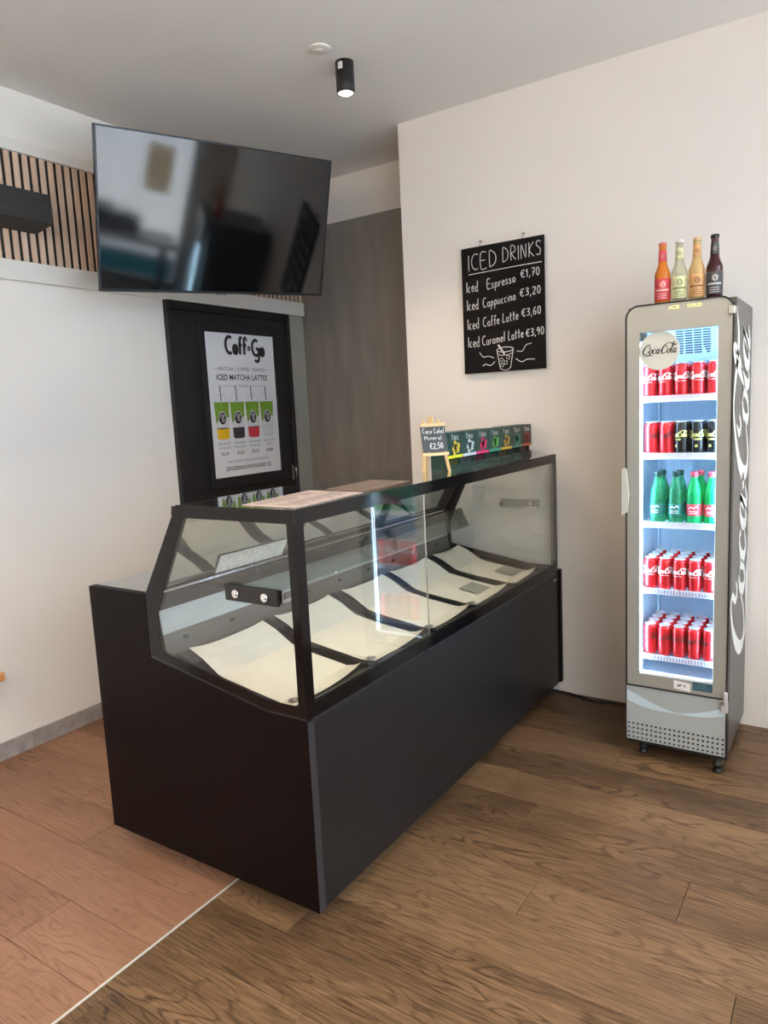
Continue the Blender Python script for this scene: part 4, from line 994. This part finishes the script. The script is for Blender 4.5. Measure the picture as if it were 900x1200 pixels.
glass_bottle(.646, (.74, .74, .60), mat('pale_green_label', (.62, .64, .38), .5, var=.2, vs=60), mat('white_cap', (.75, .74, .70), .4), mat('olive_print', (.22, .26, .10), .5), 'clear bottle with pale green label, second from left on the fridge', .35)
glass_bottle(.709, (.78, .58, .28), mat('orange_gold_label', (.62, .34, .14), .5, var=.2, vs=60), mat('gold_cap', (.6, .45, .25), .4), mat('brown_print', (.22, .09, .04), .5), 'golden bottle with orange label, third from left on the fridge', .6)
glass_bottle(.771, (.05, .012, .014), mat('dark_grey_label', (.045, .045, .048), .5, var=.3, vs=60), BLKMATTE, mat('silver_grey_print', (.42, .42, .42), .5), 'dark brown bottle with black label, rightmost on top of the fridge', .92)

# ---- cable along the wall
cb = MB().tube(smooth([(-.06, YR-.012, .006), (.05, YR-.02, .006), (.16, YR-.055, .006), (.24, YR-.05, .006), (.33, YR-.03, .006), (.42, YR-.035, .006), (.55, YR-.030, .006)], 5), .005, 8)
tag(cb.build('power_cable', BLKMATTE), 'black power cable on the floor between counter and fridge', 'cable')
# orange stool corner at the left picture edge
so = empty('wall_ledge', (XL, -.1, .40), 'orange wooden ledge low on the white wall at the left picture edge', 'ledge')
MB().box(XL+.004, XL+.074, -.42, .172, .385, .424).build('ledge_board', mat('orange_beech', (.78, .36, .11), .45, var=.1, vs=8), so, .006)
MB().box(XL, XL+.004, -.40, .150, .33, .42).build('fixing_plate', ALU, so)

# ================================================================== WINDOW SIDE (behind and right of the camera; seen in reflections)
WZ0, WZ1 = .35, 2.85
wallw = MB().box(XW, XW+.15, YN, YB, 0, WZ0).box(XW, XW+.15, YN, YB, WZ1, H)
cols_ = [(-4.5, -4.2), (-2.45, -2.3), (-.55, -.4), (1.72, YB)]
for a, c in cols_: wallw.box(XW, XW+.15, a, c, WZ0, WZ1)
tag(wallw.build('wall_windows', WALL), kind='structure')
for i in range(3):
    a, c = cols_[i][1], cols_[i+1][0]
    e = empty('window_%d' % (i+1), (XW+.07, (a+c)/2, WZ0), kind='structure')
    f_ = MB()
    for y0, y1, z0, z1 in ((a, a+.05, WZ0, WZ1), (c-.05, c, WZ0, WZ1), (a+.05, c-.05, WZ0, WZ0+.05), (a+.05, c-.05, WZ1-.05, WZ1), ((a+c)/2-.025, (a+c)/2+.025, WZ0+.05, WZ1-.05)): f_.box(XW+.04, XW+.10, y0, y1, z0, z1)
    f_.build('window_frame', CHAR, e)
    for y0, y1 in ((a+.05, (a+c)/2-.025), ((a+c)/2+.025, c-.05)): MB().box(XW+.068, XW+.074, y0, y1, WZ0+.05, WZ1-.05).build('window_pane', GLASSW, e)
    l = bpy.data.lights.new('portal', 'AREA'); l.shape = 'RECTANGLE'; l.size = c-a; l.size_y = WZ1-WZ0; l.cycles.is_portal = True
    o = bpy.data.objects.new('window_portal', l); COL.objects.link(o); o.location = (XW+.14, (a+c)/2, (WZ0+WZ1)/2); o.rotation_euler = (PI/2, 0, PI/2)
for y0, y1, z0, z1, nm, c in ((.25, .42, 1.1, 2.7, 'decal_teal', (.05, .42, .42)), (.62, .85, 1.9, 2.3, 'decal_peach', (.75, .55, .35)), (1.25, 1.5, 1.3, 1.75, 'decal_cream', (.8, .68, .5)), (-.2, .1, 1.5, 1.9, 'decal_sand', (.8, .62, .4)), (-.3, 1.65, .42, .66, 'decal_sea', (.06, .38, .42))):
    dm = mat(nm, c, .6); tb = dm.node_tree.nodes.new('ShaderNodeBsdfTranslucent'); tb.inputs[0].default_value = (*c, 1); mxs = dm.node_tree.nodes.new('ShaderNodeMixShader'); mxs.inputs[0].default_value = .75
    dm.node_tree.links.new(dm.node_tree.nodes['Principled BSDF'].outputs[0], mxs.inputs[1]); dm.node_tree.links.new(tb.outputs[0], mxs.inputs[2]); dm.node_tree.links.new(mxs.outputs[0], dm.node_tree.nodes['Material Output'].inputs[0])
    MB().box(XW+.0655, XW+.0675, y0, y1, z0, z1).build('window_sticker', dm, bpy.data.objects['window_3'])
# bar shelf under the windows with a planter and two stools
bs = empty('window_bar', (XW-.2, 0, 0), 'pale window bar shelf outside the picture', 'bar shelf')
MB().box(XW-.36, XW, -2.2, 1.6, .90, .94).build('bar_top', mat('pale_bar_top', (.6, .6, .62), .4), bs, .003)
for y in (-2.1, -.3, 1.5): MB().box(XW-.32, XW-.02, y-.02, y+.02, 0, .90).build('support', BLKMATTE, bs)
pn = empty('planter', (XW-.15, .95, .94), 'dark planter box on the window bar', 'planter')
MB().box(XW-.24, XW-.08, .60, 1.25, .941, 1.08).build('box', ROOM_DARK, pn, .004)
lf = MB(); rnd = random.Random(4)
for k in range(60):
    x, y, z = XW-.16+rnd.uniform(-.06, .06), .65+rnd.random()*.55, 1.08; a = rnd.random()*6.3; d_ = Vector((math.cos(a)*.04, math.sin(a)*.04, rnd.uniform(.06, .15)))
    s_ = Vector((-math.sin(a), math.cos(a), 0))*.012; p_ = Vector((x, y, z))
    lf.add([p_, p_+d_*.5+s_, p_+d_, p_+d_*.5-s_], [(0, 1, 2, 3)])
lf = lf.build('leaves', mat('leaf_green', (.08, .22, .05), .5), pn); lf['kind'] = 'stuff'
for y, w_ in ((.35, 'first'), (-.5, 'second')):
    e = empty('bar_stool', (XW-.6, y, 0), 'dark bar stool by the window bar, %s' % w_, 'stool', 'stools by the window')
    MB().box(XW-.78, XW-.42, y-.18, y+.18, .64, .70).build('seat', ROOM_DARK, e, .01)
    for dx in (-.15, .15):
        for dy in (-.15, .15): MB().rod((XW-.6+dx*1.15, y+dy*1.15, 0), (XW-.6+dx, y+dy, .64), .022, .022).build('leg', BLKMATTE, e)
# unseen globe lamps behind the camera, added to brighten the ceiling
for x, y, w_ in ((.9, -3.0, 'right'), (-.9, -3.1, 'left'), (.9, -4.1, 'rear right'), (-.9, -4.1, 'rear left')):
    e = empty('added_globe', (x, y, H), 'white glass globe lamp added behind the camera as fill, %s one' % w_, 'pendant lamp', 'added fill globes')
    MB().tube([(x, y, H), (x, y, 2.62)], .004, 6).lathe([(.05, -.0), (.05, -.02), (.001, -.02)], 18, (x, y, H)).build('cord', BLKMATTE, e)
    MB().lathe([(.13*math.sin(PI*k/12)+.001, .13*math.cos(PI*k/12)) for k in range(13)], 24, (x, y, 2.5)).build('globe', mat('opal_globe', (.9, .9, .88), .4, emit=(1, .84, .66), es=30), e)
# street outside
tag(MB().box(XW+.15, 16, -14, 14, -.2, -.05).build('pavement', mat('street_paving', (.50, .52, .55), .8, var=.1)), 'grey pavement outside the windows', 'pavement', kind='structure')
fc = empty('street_building', (13, 0, -.05), 'blue grey building across the street', 'building')
MB().box(12, 15, -12, 12, -.05, 5.5).build('facade', mat('facade_blue_grey', (.22, .32, .48), .8, var=.05), fc)
for k in range(6): MB().box(11.96, 12, -9+k*3, -7.6+k*3, .8, 2.6).build('window', mat('facade_pane', (.03, .10, .12), .3), fc)
for k in range(6): MB().box(11.96, 12, -9+k*3, -7.6+k*3, 3.4, 4.8).build('window', mat('facade_pane_up', (.45, .33, .18), .3), fc)
